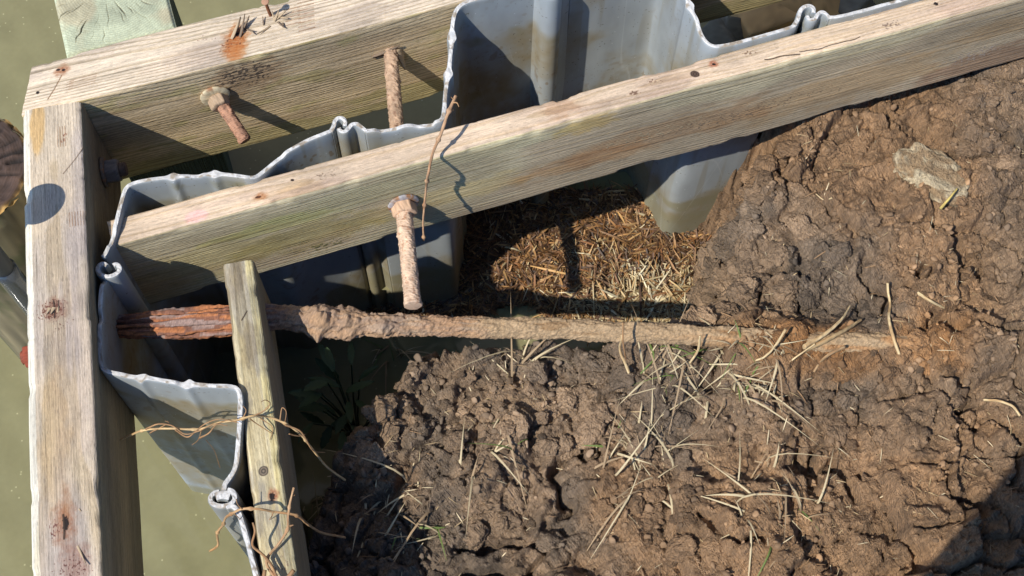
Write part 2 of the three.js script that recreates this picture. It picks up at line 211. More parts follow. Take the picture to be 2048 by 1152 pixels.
I.marks = [
  M_.patch(I, 393, 433, 0.016, 0.012, [158, 138, 156], 1, 0.7, 90), M_.hole(I, 517, 394, 0.004, 0.0018), M_.rust(I, 522, 393, 0.012, 0.006, 1, 0.6), M_.hole(I, 585, 360, 0.0022, 0.0018), M_.patch(I, 600, 385, 0.05, 0.02, [150, 144, 128], 1, 0.4),
  M_.knot(I, 1390, 148, 0.0062, 0.006), M_.rust(I, 1427, 128, 0.009, 0.006, 1, 0.8, [150, 84, 56]), M_.hole(I, 1428, 128, 0.0022, 0.002), M_.hole(I, 1872, 8, 0.003, 0.003), M_.specks(I, 1270, 186, 0.012, 0.008, 0.6, [104, 78, 60]), M_.specks(I, 1310, 162, 0.02, 0.01, 0.4, [104, 78, 60]),
  M_.specks(I, 1500, 105, 0.02, 0.01, 0.45, [110, 86, 66]), M_.specks(I, 1780, 50, 0.03, 0.01, 0.5, [120, 100, 84]), M_.specks(I, 650, 350, 0.04, 0.012, 0.4, [132, 112, 92]),
  M_.split(I, [[1600, 104], [1660, 92], [1720, 74]], 0.0009), M_.split(I, [[1530, 118], [1600, 108]], 0.0012),
  M_.patch(I, 420, 520, 0.12, 0.05, [148, 146, 128], 0, 0.7, 30), M_.patch(I, 620, 470, 0.12, 0.04, [136, 134, 112], 0, 0.7, 40), M_.patch(I, 900, 390, 0.16, 0.03, [150, 142, 120], 0, 0.6, 40), M_.patch(I, 1350, 260, 0.2, 0.04, [138, 124, 112], 0, 0.7, 30), M_.patch(I, 1700, 170, 0.22, 0.05, [146, 134, 118], 0, 0.6, 30), M_.patch(I, 1980, 120, 0.14, 0.04, [128, 114, 108], 0, 0.8, 40), M_.patch(I, 1180, 320, 0.12, 0.03, [140, 122, 104], 0, 0.6, 40),
  M_.patch(I, 700, 400, 0.16, 0.03, [142, 150, 142], 0, 0.45, 30), M_.patch(I, 1000, 290, 0.2, 0.026, [148, 152, 148], 0, 0.5, 30), M_.patch(I, 1175, 250, 0.05, 0.02, [150, 136, 90], 0, 0.5, 90), M_.patch(I, 1120, 215, 0.03, 0.02, [136, 122, 112], 1, 0.5, 90),
  M_.specks(I, 650, 490, 0.06, 0.02, 0.5, [120, 112, 72], 0, 240), M_.specks(I, 830, 420, 0.03, 0.03, 0.35, [130, 122, 84], 0, 240), M_.specks(I, 1480, 230, 0.3, 0.03, 0.4, [126, 106, 82], 0, 300), M_.specks(I, 1950, 110, 0.1, 0.03, 0.5, [168, 150, 132], 0, 330), M_.specks(I, 1300, 270, 0.2, 0.03, 0.42, [172, 152, 118], 0, 300),
  M_.patch(I, 1990, 60, 0.08, 0.03, [144, 130, 112], 0, 0.5, 40), M_.patch(I, 550, 450, 0.1, 0.02, [150, 158, 120], 0, 0.5, 40),
];
timber(I);

const S = { name: 'short_inner_wale', seed: 53, P0: U(507, 517, -0.028), len: 0.85, w: 0.038, h: 0.13, r: 0.005, ring: 0.0055, pith: [0.02, 0.03], tilt: 0.01, late: 0.1,
  label: 'short slender timber with dull grey blotches lying over the tie rod', group: 'timbers bolted along the sheet pile wall' };
S.d = U(597, 1152, -0.028).sub(S.P0).normalize(); S.q = V(-S.d.z, 0, S.d.x);
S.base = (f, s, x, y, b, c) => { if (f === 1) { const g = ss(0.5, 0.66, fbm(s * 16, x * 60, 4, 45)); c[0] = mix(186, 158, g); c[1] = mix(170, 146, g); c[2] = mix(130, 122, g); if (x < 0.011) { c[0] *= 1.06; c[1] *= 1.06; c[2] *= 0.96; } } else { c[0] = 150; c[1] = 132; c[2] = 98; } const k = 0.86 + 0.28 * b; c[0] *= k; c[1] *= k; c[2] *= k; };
S.marks = [M_.rust(S, 545, 990, 0.010, 0.008, 1, 0.8, [140, 78, 50]), M_.hole(S, 544, 993, 0.0045, 0.0032), M_.knot(S, 527, 942, 0.006, 0.006, 1, [132, 116, 96]), M_.split(S, [[510, 540], [560, 780], [575, 900]], 0.0009), M_.patch(S, 470, 560, 0.04, 0.014, [128, 124, 120], 1, 0.8, 50), M_.patch(S, 500, 690, 0.04, 0.014, [130, 126, 120], 1, 0.8, 50), M_.specks(S, 560, 1130, 0.03, 0.02, 0.4, [110, 92, 78]), M_.split(S, [[484, 640], [494, 622]], 0.001)];
timber(S);

// ------------------------------------------------------------------ vinyl sheet piles
const [vinylMap, vinylBump] = texture(1400, 1400, (u, v, o) => {   // 1.4 m each way; v runs from y = -0.95 up
  const x = u * 1.4, y = v * 1.4 - 0.95, b = fbm(x * 5, y * 4, 4, 90), f = fbm(x * 60, y * 26, 3, 94);
  let r = 161, g = 165, bl = 164; const k = 0.9 + 0.14 * b + 0.1 * (f - 0.5) + 0.1 * (fbm(x * 22, y * 16, 4, 93) - 0.5); r *= k; g *= k; bl *= k;
  const d = ss(0.47, 0.68, fbm(x * 7, y * 9, 5, 97)) * (0.3 + 0.75 * fbm(x * 90, y * 70, 3, 96)) * ss(0.0, -0.1, y - 0.02); r = mix(r, 142, d); g = mix(g, 128, d); bl = mix(bl, 100, d);
  const run = ss(0.56, 0.78, n2(x * 90, y * 5, 99)) * ss(0.4, 0.65, n2(x * 9, y * 2.2, 98)) * 0.4; r = mix(r, 140, run); g = mix(g, 132, run); bl = mix(bl, 112, run);
  const al = ss(0.42, 0.62, fbm(x * 18, y * 26, 4, 101) + 0.75 * ss(-0.36, -0.52, y) - 0.3); r = mix(r, 136, al * 0.7); g = mix(g, 128, al * 0.7); bl = mix(bl, 98, al * 0.7);
  for (let q = 0; q < 3; q++) { const ax = x * (14 + q * 9) + y * (q - 1) * 5, sc = Math.abs(n2(ax, y * 1.7 + q * 7, 130 + q) - 0.5), on = ss(0.55, 0.75, n2(x * 12 + q * 5, y * 6, 134 + q)); const t = (1 - ss(0.0, 0.012, sc)) * on * 0.3; r = mix(r, 205, t); g = mix(g, 205, t); bl = mix(bl, 200, t); }
  const mud = ss(0.7, 0.8, n2(x * 150, y * 150, 140)) * ss(0.5, 0.68, fbm(x * 9, y * 7, 3, 142)) * (0.1 + 0.5 * n2(x * 33, y * 33, 144) ** 2); r = mix(r, 120, mud); g = mix(g, 98, mud); bl = mix(bl, 72, mud);
  const sp = n2(x * 520, y * 520, 103) > 0.94 && n2(x * 40, y * 40, 104) > 0.5; if (sp) { r *= 0.7; g *= 0.66; bl *= 0.6; }
  const wh = hash((u * 1400) | 0, (v * 1400) | 0, 109) > 0.9997; if (wh) { r = g = bl = 225; }
  o[0] = r; o[1] = g; o[2] = bl; o[3] = 0.5 + 0.3 * (b - 0.5) + 0.2 * (f - 0.5) + d * 0.15;
}, true, true);
const vinyl = new THREE.MeshPhysicalMaterial({ map: vinylMap, bumpMap: vinylBump, bumpScale: 0.0012, roughness: 0.55, ior: 1.45, specularIntensity: 0.5 });
const [cutMap, cutBump] = texture(256, 256, (u, v, o) => { const a = fbm(u * 40, v * 40, 4, 120), k = 0.86 + 0.25 * a, d = ss(0.54, 0.7, fbm(u * 22, v * 22, 4, 123)); o[0] = mix(198 * k, 150, d); o[1] = mix(195 * k, 138, d); o[2] = mix(190 * k, 122, d); o[3] = a; }, true, true);
const cutVinyl = new THREE.MeshStandardMaterial({ map: cutMap, bumpMap: cutBump, bumpScale: 0.002, roughness: 0.75 });
const wallLine = {};
function sheetWall(parent, name, pts, o = {}) {   // pts: [px, py, y of the cut top]
  let P = pts.map(([x, y, h]) => U(x, y, h ?? -0.02));
  if (name === 'web_wall') wallLine[o.seed] = P;
  for (let k = 0; k < (o.smooth ?? 2); k++) { const Q = [P[0]]; for (let i = 0; i + 1 < P.length; i++) { Q.push(P[i].clone().lerp(P[i + 1], 0.25), P[i].clone().lerp(P[i + 1], 0.75)); } Q.push(P.at(-1)); P = Q; }
  const cum = [0]; for (let i = 1; i < P.length; i++) cum.push(cum[i - 1] + P[i].distanceTo(P[i - 1]));
  const Lt = cum.at(-1), n = Math.max(12, Math.ceil(Lt / (o.step ?? 0.0022))), C = []; let k = 0;
  for (let i = 0; i <= n; i++) { const s = Lt * i / n; while (k < P.length - 2 && cum[k + 1] < s) k++; C.push(P[k].clone().lerp(P[k + 1], clamp((s - cum[k]) / (cum[k + 1] - cum[k])))); }
  const t = (o.t ?? 0.0066) / 2, rows = [0, -0.0012, -0.004, -0.012, -0.03, -0.07, -0.14, -0.22, -0.3, -0.38, -0.46, -0.55, -0.7, -0.95], sd = o.seed ?? 1;
  const pos = [], uv = [], idx = [], tp = [], tu = [], ti = [];
  const ribs = (o.ribs || []).map(([x, y]) => { const q = U(x, y, -0.02); let b = 0, bd = 9; C.forEach((c, i) => { const d = Math.hypot(c.x - q.x, c.z - q.z); if (d < bd) { bd = d; b = i; } }); return b * Lt / n; });
  const T2 = [], NN = [], HH = [], TT = [];
  for (let i = 0; i <= n; i++) {
    const a = C[Math.max(0, i - 1)], b = C[Math.min(n, i + 1)], d = b.clone().sub(a).setY(0).normalize(); NN.push(V(-d.z, 0, d.x));
    const s = Lt * i / n; let tt = t * (0.94 + 0.14 * n2(s * 70, 2, sd)); for (const r of ribs) tt += 0.0034 * Math.exp(-(((s - r) / 0.0055) ** 2)); TT.push(tt);
    HH.push(C[i].y + 0.0016 * (fbm(s * 40, 1, 4, sd) - 0.5) - (o.chip ?? 0.003) * ss(0.7, 0.9, n2(s * 38, 4, sd + 3)) + (o.topFn ? o.topFn(s / Lt) : 0));
  }
  for (const sg of [1, -1]) {
    const base = pos.length / 3;
    for (let i = 0; i <= n; i++) for (let j = 0; j < rows.length; j++) {
      const s = Lt * i / n, y = j === 0 ? HH[i] : rows[j] < -0.13 ? rows[j] : HH[i] + rows[j], ins = j === 0 ? 0.0009 : j === 1 ? 0.0003 : 0, w = 0.0016 * (fbm(s * 7, y * 5, 2, sd + 5) - 0.5);
      const off = sg * (TT[i] - ins) + w; pos.push(C[i].x + NN[i].x * off, y, C[i].z + NN[i].z * off); uv.push((s + sd * 0.37) / 1.4, (y + 0.95) / 1.4);
      if (i < n && j < rows.length - 1) { const a = base + i * rows.length + j, b = a + rows.length; sg > 0 ? idx.push(a, a + 1, b, b, a + 1, b + 1) : idx.push(a, b, a + 1, b, b + 1, a + 1); }
    }
  }
  // end faces
  const R = rows.length, off2 = (n + 1) * R; for (const i of [0, n]) for (let j = 0; j < R - 1; j++) { const a = i * R + j, b = off2 + i * R + j; i ? idx.push(a, a + 1, b, b, a + 1, b + 1) : idx.push(a, b, a + 1, b, b + 1, a + 1); }
  // cut top edge, rough
  for (let i = 0; i <= n; i++) for (let j = 0; j < 5; j++) { const f = j / 2 - 1, s = Lt * i / n, off = f * (TT[i] - 0.0009) + 0.0016 * (fbm(s * 7, HH[i] * 5, 2, sd + 5) - 0.5); const y = HH[i] + (1 - f * f) * 0.0015 * (n2(s * 500, j * 3, sd) * 1.6 - 0.6) ; tp.push(C[i].x + NN[i].x * off, y, C[i].z + NN[i].z * off); tu.push(s * 4, f * TT[i] * 4 + sd * 0.1); if (i < n && j < 4) { const a = i * 5 + j; ti.push(a, a + 1, a + 5, a + 1, a + 6, a + 5); } }
  const m = mesh(name, geom(pos, idx, uv), vinyl, parent); mesh(name === 'web_wall' ? 'cut_top_edge' : 'cut_edge', geom(tp, ti, tu), cutVinyl, m); return m;
}
const sheetGroup = 'grey vinyl sheet piles of the wall';
function sheet(label) { return thing('sheet_pile', label, 'sheet pile', V(0, 0, 0), sheetGroup); }
{ // corner sheet, behind the left part of the inner wale
  const g = sheet('grey vinyl sheet pile with two ribs at the wall corner, beside the return wale');
  sheetWall(g, 'web_wall', [[205, 514], [212, 506], [222, 480], [234, 440], [243, 400], [251, 374], [266, 365], [300, 358], [345, 353], [430, 347], [470, 350], [505, 356], [530, 335], [560, 310], [615, 279], [648, 268], [663, 260]], { seed: 2, ribs: [[345, 353], [430, 347]], chip: 0.004 });
  sheetWall(g, 'hook', [[660, 262], [667, 253], [669, 241], [676, 235], [685, 235], [691, 242], [690, 252]], { seed: 3, step: 0.0012 });
}
{ const g = sheet('grey vinyl sheet pile with a tall deep bend rising beside the outer wale');
  sheetWall(g, 'hook', [[677, 256], [681, 263], [690, 264], [698, 256], [703, 249], [713, 247], [721, 253], [733, 263]], { seed: 4, step: 0.0012 });
  sheetWall(g, 'web_wall', [[730, 261], [745, 260], [770, 255], [800, 251], [840, 247], [872, 244], [886, 238, -0.02], [889, 215, -0.02], [891, 180, -0.018], [898, 140, -0.012], [902, 90, -0.006], [905, 45, -0.001], [912, 18, 0.003], [930, 4, 0.006], [970, -5, 0.006], [1030, -21, 0.006], [1070, -32, 0.006]], { seed: 5, ribs: [[899, 155], [902, 85]], chip: 0.006 });
  sheetWall(g, 'hook', [[1068, -32, 0.006], [1080, -26, 0.006], [1087, -12, 0.006], [1098, -4, 0.006], [1112, -5, 0.006], [1121, -14, 0.006], [1119, -25, 0.006]], { seed: 6, step: 0.0012 });
}
{ const g = sheet('grey vinyl sheet pile with a broad sunlit web dipping to the inner wale');
  sheetWall(g, 'hook', [[1106, -20, 0.006], [1111, -32, 0.006], [1123, -34, 0.006], [1130, -42, 0.006], [1142, -51, 0.006]], { seed: 7, step: 0.0012 });
  sheetWall(g, 'web_wall', [[1140, -50, 0.006], [1200, -68, 0.006], [1290, -92, 0.006], [1325, -98, 0.006], [1340, -85, 0.004], [1356, -45, 0], [1373, -5, -0.004], [1383, 22, -0.01], [1393, 38, -0.014], [1398, 62, -0.02], [1410, 84, -0.02], [1428, 95, -0.02], [1460, 90, -0.02], [1520, 73, -0.02], [1578, 56, -0.02], [1592, 48, -0.02]], { seed: 8, ribs: [[1383, 22]] });
  sheetWall(g, 'hook', [[1589, 50], [1597, 38], [1600, 22], [1608, 13], [1619, 11], [1627, 16], [1627, 26]], { seed: 9, step: 0.0012 });
}
{ const g = sheet('grey vinyl sheet pile, dirt grains on its edge, past the sunlit web');
  sheetWall(g, 'hook', [[1614, 30], [1619, 40], [1630, 38], [1635, 28], [1644, 22], [1653, 27], [1661, 37]], { seed: 10, step: 0.0012 });
  sheetWall(g, 'web_wall', [[1659, 35], [1680, 34], [1740, 18], [1820, -4], [1960, -44], [2090, -82], [2120, -140], [2140, -250]], { seed: 11 });
}
{ const g = sheet('grey vinyl sheet pile pressed against the return wale, its socket open and empty');
  sheetWall(g, 'socket', [[214, 531], [207, 526], [198, 530], [194, 540], [200, 550], [214, 554], [228, 551], [237, 544], [239, 533], [232, 525], [225, 529]], { seed: 12, step: 0.0012 });
  sheetWall(g, 'web_wall', [[209, 555], [203, 572], [200, 620], [199, 680], [200, 722], [206, 741], [235, 746], [280, 753], [330, 762], [375, 769], [430, 772], [468, 773], [480, 784], [480, 830], [476, 890], [469, 935], [455, 955], [448, 966], [447, 982]], { seed: 13, ribs: [[283, 754], [376, 769]], chip: 0.006 });
  sheetWall(g, 'bulb', [[431, 994], [440, 990], [449, 989], [460, 992]], { seed: 14, step: 0.0012, t: 0.011 });
}
{ const g = sheet('grey vinyl sheet pile holding its neighbour in a round socket beside the short wale');
  sheetWall(g, 'socket', [[437, 981], [425, 984], [418, 994], [422, 1006], [438, 1013], [456, 1011], [468, 1003], [471, 991], [464, 981], [455, 979]], { seed: 15, step: 0.0012 });
  sheetWall(g, 'web_wall', [[452, 1014], [466, 1010], [478, 1022], [488, 1054], [500, 1100], [514, 1155], [530, 1230], [548, 1320]], { seed: 16, chip: 0.003 });
}

// ------------------------------------------------------------------ water
{
  const [, bump] = texture(512, 512, (u, v, o) => { const a = u * Math.PI * 2, b = v * Math.PI * 2; o[3] = 0.5 + 0.2 * Math.sin(a * 3 + 2 * Math.sin(b * 2)) * Math.sin(b * 4 + Math.sin(a * 2)) + 0.1 * Math.sin(a * 9 + b * 7) ; }, false, true);
  bump.repeat.set(60, 60);
  const [map] = texture(1024, 1024, (u, v, o) => {
    const q = fbm(u * 40, v * 40, 4, 3), k = fbm(u * 300, v * 300, 2, 9); const s = 0.94 + 0.1 * q + 0.04 * k; o[0] = 126 * s; o[1] = 121 * s; o[2] = 88 * s;
    if (hash((u * 1024) | 0, (v * 1024) | 0, 5) > 0.9985) { o[0] += 60; o[1] += 60; o[2] += 50; }
  });
  map.repeat.set(22, 22);
  // canal outside the sheets, a puddle left in the dug pit inside them; both meet the wall line
  const wall = [...wallLine[16].slice().reverse(), ...wallLine[13].slice().reverse(), ...wallLine[2], ...wallLine[5], ...wallLine[8], ...wallLine[11]].map((p) => new THREE.Vector2(p.x, -p.z)), a = wall[0], b = wall.at(-1);
  const flat = (pts) => { const g = new THREE.ShapeGeometry(new THREE.Shape(pts)); const p = g.attributes.position, uv = []; for (let i = 0; i < p.count; i++) uv.push(p.getX(i) / 40, p.getY(i) / 40); g.setAttribute('uv', new THREE.Float32BufferAttribute(uv, 2)); g.rotateX(-Math.PI / 2); return g; };
  const wm = new THREE.MeshPhysicalMaterial({ map, roughness: 0.06, ior: 1.33, bumpMap: bump, bumpScale: 0.004 });
  const w = mesh('water', flat([...wall, new THREE.Vector2(b.x, 20), new THREE.Vector2(-20, 20), new THREE.Vector2(-20, -20), new THREE.Vector2(a.x, -20)]), wm);
  w.position.y = WATER; tag(w, 'murky olive green canal water along the wall', null, null, 'structure');
  const pw = mesh('pit_water', flat([...wall, new THREE.Vector2(1.6, 1.2), new THREE.Vector2(1.6, -0.2), new THREE.Vector2(a.x, -0.2)]), wm);
  pw.position.y = PITW; tag(pw, 'dark puddle at the bottom of the dug pit', null, null, 'structure');
}

// ------------------------------------------------------------------ ground: dug soil around the pit
const inPoly = (P, x, z) => { let c = false; for (let i = 0, j = P.length - 1; i < P.length; j = i++) if ((P[i].z > z) !== (P[j].z > z) && x < (P[j].x - P[i].x) * (z - P[i].z) / (P[j].z - P[i].z) + P[i].x) c = !c; return c; };
const polyD = (P, x, z) => { let b = 1e9; for (let i = 0, j = P.length - 1; i < P.length; j = i++) { const dx = P[j].x - P[i].x, dz = P[j].z - P[i].z, t = clamp(((x - P[i].x) * dx + (z - P[i].z) * dz) / (dx * dx + dz * dz)); b = Math.min(b, Math.hypot(x - P[i].x - dx * t, z - P[i].z - dz * t)); } return inPoly(P, x, z) ? -b : b; };
const SOIL = -0.225; let soilMap, soilBump;
const pit = [[1600, 252], [1520, 318], [1488, 385], [1476, 460], [1490, 525], [1462, 585], [1400, 622], [1320, 650], [1200, 662], [1060, 668], [940, 676], [862, 684], [826, 712], [806, 745], [756, 800], [694, 880], [646, 940], [620, 1000], [606, 1060], [602, 1220], [440, 1400], [200, 1400], [200, 480], [600, 360], [1200, 170]].map(([x, y]) => U(x, y, SOIL));
const rodPx = [[224, 655, -0.088], [340, 648, -0.092], [460, 640, -0.098], [560, 636, -0.104], [680, 646, -0.112], [800, 651, -0.122], [1000, 655, -0.142], [1250, 664, -0.168], [1500, 676, -0.192], [1720, 686, -0.212], [1900, 692, -0.235]];
const rodPath = rodPx.map(([x, y, h]) => U(x, y, h));
const rodDist = (x, z) => { let b = 9, y = 0; for (let i = 0; i + 1 < rodPath.length; i++) { const p = rodPath[i], q = rodPath[i + 1], dx = q.x - p.x, dz = q.z - p.z, t = clamp(((x - p.x) * dx + (z - p.z) * dz) / (dx * dx + dz * dz)), d = Math.hypot(x - p.x - dx * t, z - p.z - dz * t); if (d < b) { b = d; y = mix(p.y, q.y, t); } } return [b, y]; };
const IB = I.P0.clone().addScaledVector(I.q, I.w + 0.004);   // back of the inner wale: the soil ends there
const SB = S.P0.clone().addScaledVector(S.q, S.w * 0.5);
const landward = (x, z) => Math.min((x - IB.x) * NI.x + (z - IB.z) * NI.z, -((x - SB.x) * S.q.x + (z - SB.z) * S.q.z));
function soilColour(x, z, h, o) {
  const p = V(x, h, z), red = ss(0.42, 0.62, fbm(x * 5, z * 5, 4, 201) + 0.24 * ss(-0.74, -0.95, z) * ss(0.75, 0.35, x) - 0.06), gr = ss(0.45, 0.6, fbm(x * 9, z * 9, 4, 205));
  let r = mix(166, 142, gr), g = mix(139, 123, gr), b = mix(111, 103, gr); r = mix(r, 180, red * 0.65); g = mix(g, 139, red * 0.65); b = mix(b, 98, red * 0.65);
  const [rd] = rodDist(x, z), st = ss(0.06, 0.012, rd + 0.04 * (fbm(x * 30, z * 30, 3, 207) - 0.5)) * ss(0.2, 0.4, x) * ss(0.35, 0.6, fbm(x * 14, z * 14, 3, 208) + 0.1); r = mix(r, 184, st * 0.6); g = mix(g, 124, st * 0.6); b = mix(b, 66, st * 0.6);
  const f = 0.8 + 0.38 * fbm(x * 90, z * 90, 4, 211) + 0.12 * (hash((x * 700) | 0, (z * 700) | 0, 3) - 0.5); const k = f * (0.88 + 0.24 * fbm(x * 17, z * 17, 3, 220));
  o[0] = r * k; o[1] = g * k; o[2] = b * k;
}
function soilHeight(x, z) {
  const ld = landward(x, z); if (ld < 0) return -0.75;
  const wob = 0.03 * (fbm(x * 18, z * 18, 4, 230) - 0.5) + 0.018 * (fbm(x * 60, z * 60, 3, 231) - 0.5), d = polyD(pit, x, z) + wob;
  const wx = x + 0.05 * (fbm(x * 9, z * 9, 4, 233) - 0.5) + 0.012 * (fbm(x * 45, z * 45, 3, 234) - 0.5), wz = z + 0.05 * (fbm(x * 9 + 9, z * 9, 4, 235) - 0.5) + 0.012 * (fbm(x * 45, z * 45 + 7, 3, 236) - 0.5);
  const [a1, b1, i1] = worley(wx * 8.5, wz * 8.5, 240), [a2, b2, i2] = worley(wx * 27, wz * 27, 244);
  const crk = ss(0.4, 0.62, fbm(x * 6, z * 6, 3, 250)), e1 = b1 - a1, e2 = b2 - a2;
  let c = 0.046 * (i1 - 0.5) * ss(0, 0.14, e1) - 0.024 * crk * (1 - ss(0.0, 0.07, e1)) - 0.006 * (1 - ss(0, 0.12, e1));
  c += 0.018 * (i2 - 0.5) * ss(0, 0.1, e2) * (0.5 + crk) - 0.010 * (1 - ss(0, 0.08, e2)) * ss(0.45, 0.6, fbm(x * 13, z * 13, 3, 251));
  const rv = Math.abs(fbm(wx * 11, wz * 11, 3, 253) - 0.5); c -= 0.034 * (1 - ss(0.0, 0.04, rv)) * ss(0.5, 0.64, fbm(x * 8 + 3, z * 8, 3, 254));
  c += 0.034 * (fbm(wx * 26, wz * 26, 4, 256) - 0.5) + 0.013 * (fbm(x * 95, z * 95, 3, 252) - 0.5) + 0.006 * (Math.abs(n2(x * 230, z * 230, 257) - 0.5) * 2 - 0.5) + 0.0022 * (n2(x * 480, z * 480, 255) - 0.5);
  let h = SOIL + 0.05 * (fbm(x * 2.6, z * 2.6, 3, 260) - 0.5) + c;
  h = Math.min(h, SOIL + 0.05);
  // the trench the rod was dug out of
  const [rd, ry] = rodDist(x, z); const open = 1 - ss(0.16, 0.34, x); h = mix(h, Math.min(h, ry - 0.035 - 0.03 * open + c * 0.6), (1 - ss(0.018, 0.05, rd + wob * 0.5)) * open);
  const bury = ss(0.16, 0.4, x + 0.1 * (fbm(x * 12, z * 12, 3, 262) - 0.5)); h = mix(h, Math.max(h, ry - 0.008 + 0.02 * bury + c * 0.6), bury * (1 - ss(0.012, 0.06, rd)));
  // soil stays below the inner wale
  h = Math.min(h, mix(I.P0.y - I.h - 0.008, 0.2, ss(0.03, 0.09, (x - I.P0.x) * NI.x + (z - I.P0.z) * NI.z)));
  const inn = ss(0.016, -0.05, d); return mix(h, -0.66 + c * 1.2, inn);
}
{
  const xs = [], zs = []; const fill = (arr, a, b, st) => { for (let v = a; v < b - 1e-9; v += st) arr.push(v); };
  fill(xs, -3, -0.5, 0.25); fill(xs, -0.5, -0.32, 0.02); fill(xs, -0.32, 0.92, 0.0027); fill(xs, 0.92, 1.3, 0.02); fill(xs, 1.3, 6.01, 0.25);
  fill(zs, -3, -1.35, 0.15); fill(zs, -1.35, -1.28, 0.01); fill(zs, -1.28, -0.28, 0.0027); fill(zs, -0.28, 0.1, 0.01); fill(zs, 0.1, 1, 0.05); fill(zs, 1, 6.01, 0.3);
  const pos = [], col = [], idx = [], uvs = [], c = [0, 0, 0], nx = xs.length;
  zs.forEach((z, j) => xs.forEach((x, i) => {
    const h = soilHeight(x, z), st = ss(-0.27, -0.34, h) * ss(-0.7, -0.62, h) ; // the dug face is lumpy sideways too
    pos.push(x + st * (0.022 * (fbm3(x * 30, h * 30, z * 30, 4, 270) - 0.5) + 0.012 * (fbm3(x * 90, h * 90, z * 90, 2, 271) - 0.5)), h, z + st * (0.022 * (fbm3(x * 30 + 7, h * 22, z * 22, 4, 272) - 0.5) + 0.012 * (fbm3(x * 90, h * 90, z * 90 + 5, 2, 273) - 0.5))); uvs.push((x + h * 0.75) / 0.28, (z + h * 0.66) / 0.28); soilColour(x, z, h, c); col.push(lin(c[0]), lin(c[1]), lin(c[2]));
    if (i < nx - 1 && j < zs.length - 1) { const a = j * nx + i; idx.push(a, a + nx, a + 1, a + 1, a + nx, a + nx + 1); }
  }));
  const wrap = (u, v, f, s) => { const a = fbm(u * f, v * f, 3, s), b = fbm((u - 1) * f, v * f, 3, s), cc = fbm(u * f, (v - 1) * f, 3, s), d = fbm((u - 1) * f, (v - 1) * f, 3, s); return mix(mix(a, b, u), mix(cc, d, u), v); };
  const [map, bump] = texture(1024, 1024, (u, v, o) => { const q = wrap(u, v, 60, 280), r = wrap(u, v, 170, 283), w = n2(u * 512, v * 512, 285), k = 0.72 + 0.35 * q + 0.3 * (r - 0.3), dk = ss(0.6, 0.72, q) * 0.25, li = ss(0.9, 0.97, w) * 0.25; const t = (k - dk + li + 0.18 * (w - 0.5)) * 225; o[0] = t; o[1] = t * 0.99; o[2] = t * 0.975; o[3] = 0.3 + 0.6 * q + 0.5 * (r - 0.5) + 0.25 * (w - 0.5); }, true, true);
  soilMap = map; soilBump = bump;
  const g = mesh('ground', geom(pos, idx, uvs, col), colMat(0.95, { map, bumpMap: bump, bumpScale: 0.007 })); tag(g, 'freshly dug brown clay soil with cracks and clods', null, null, 'structure');
}
console.log('ground done');

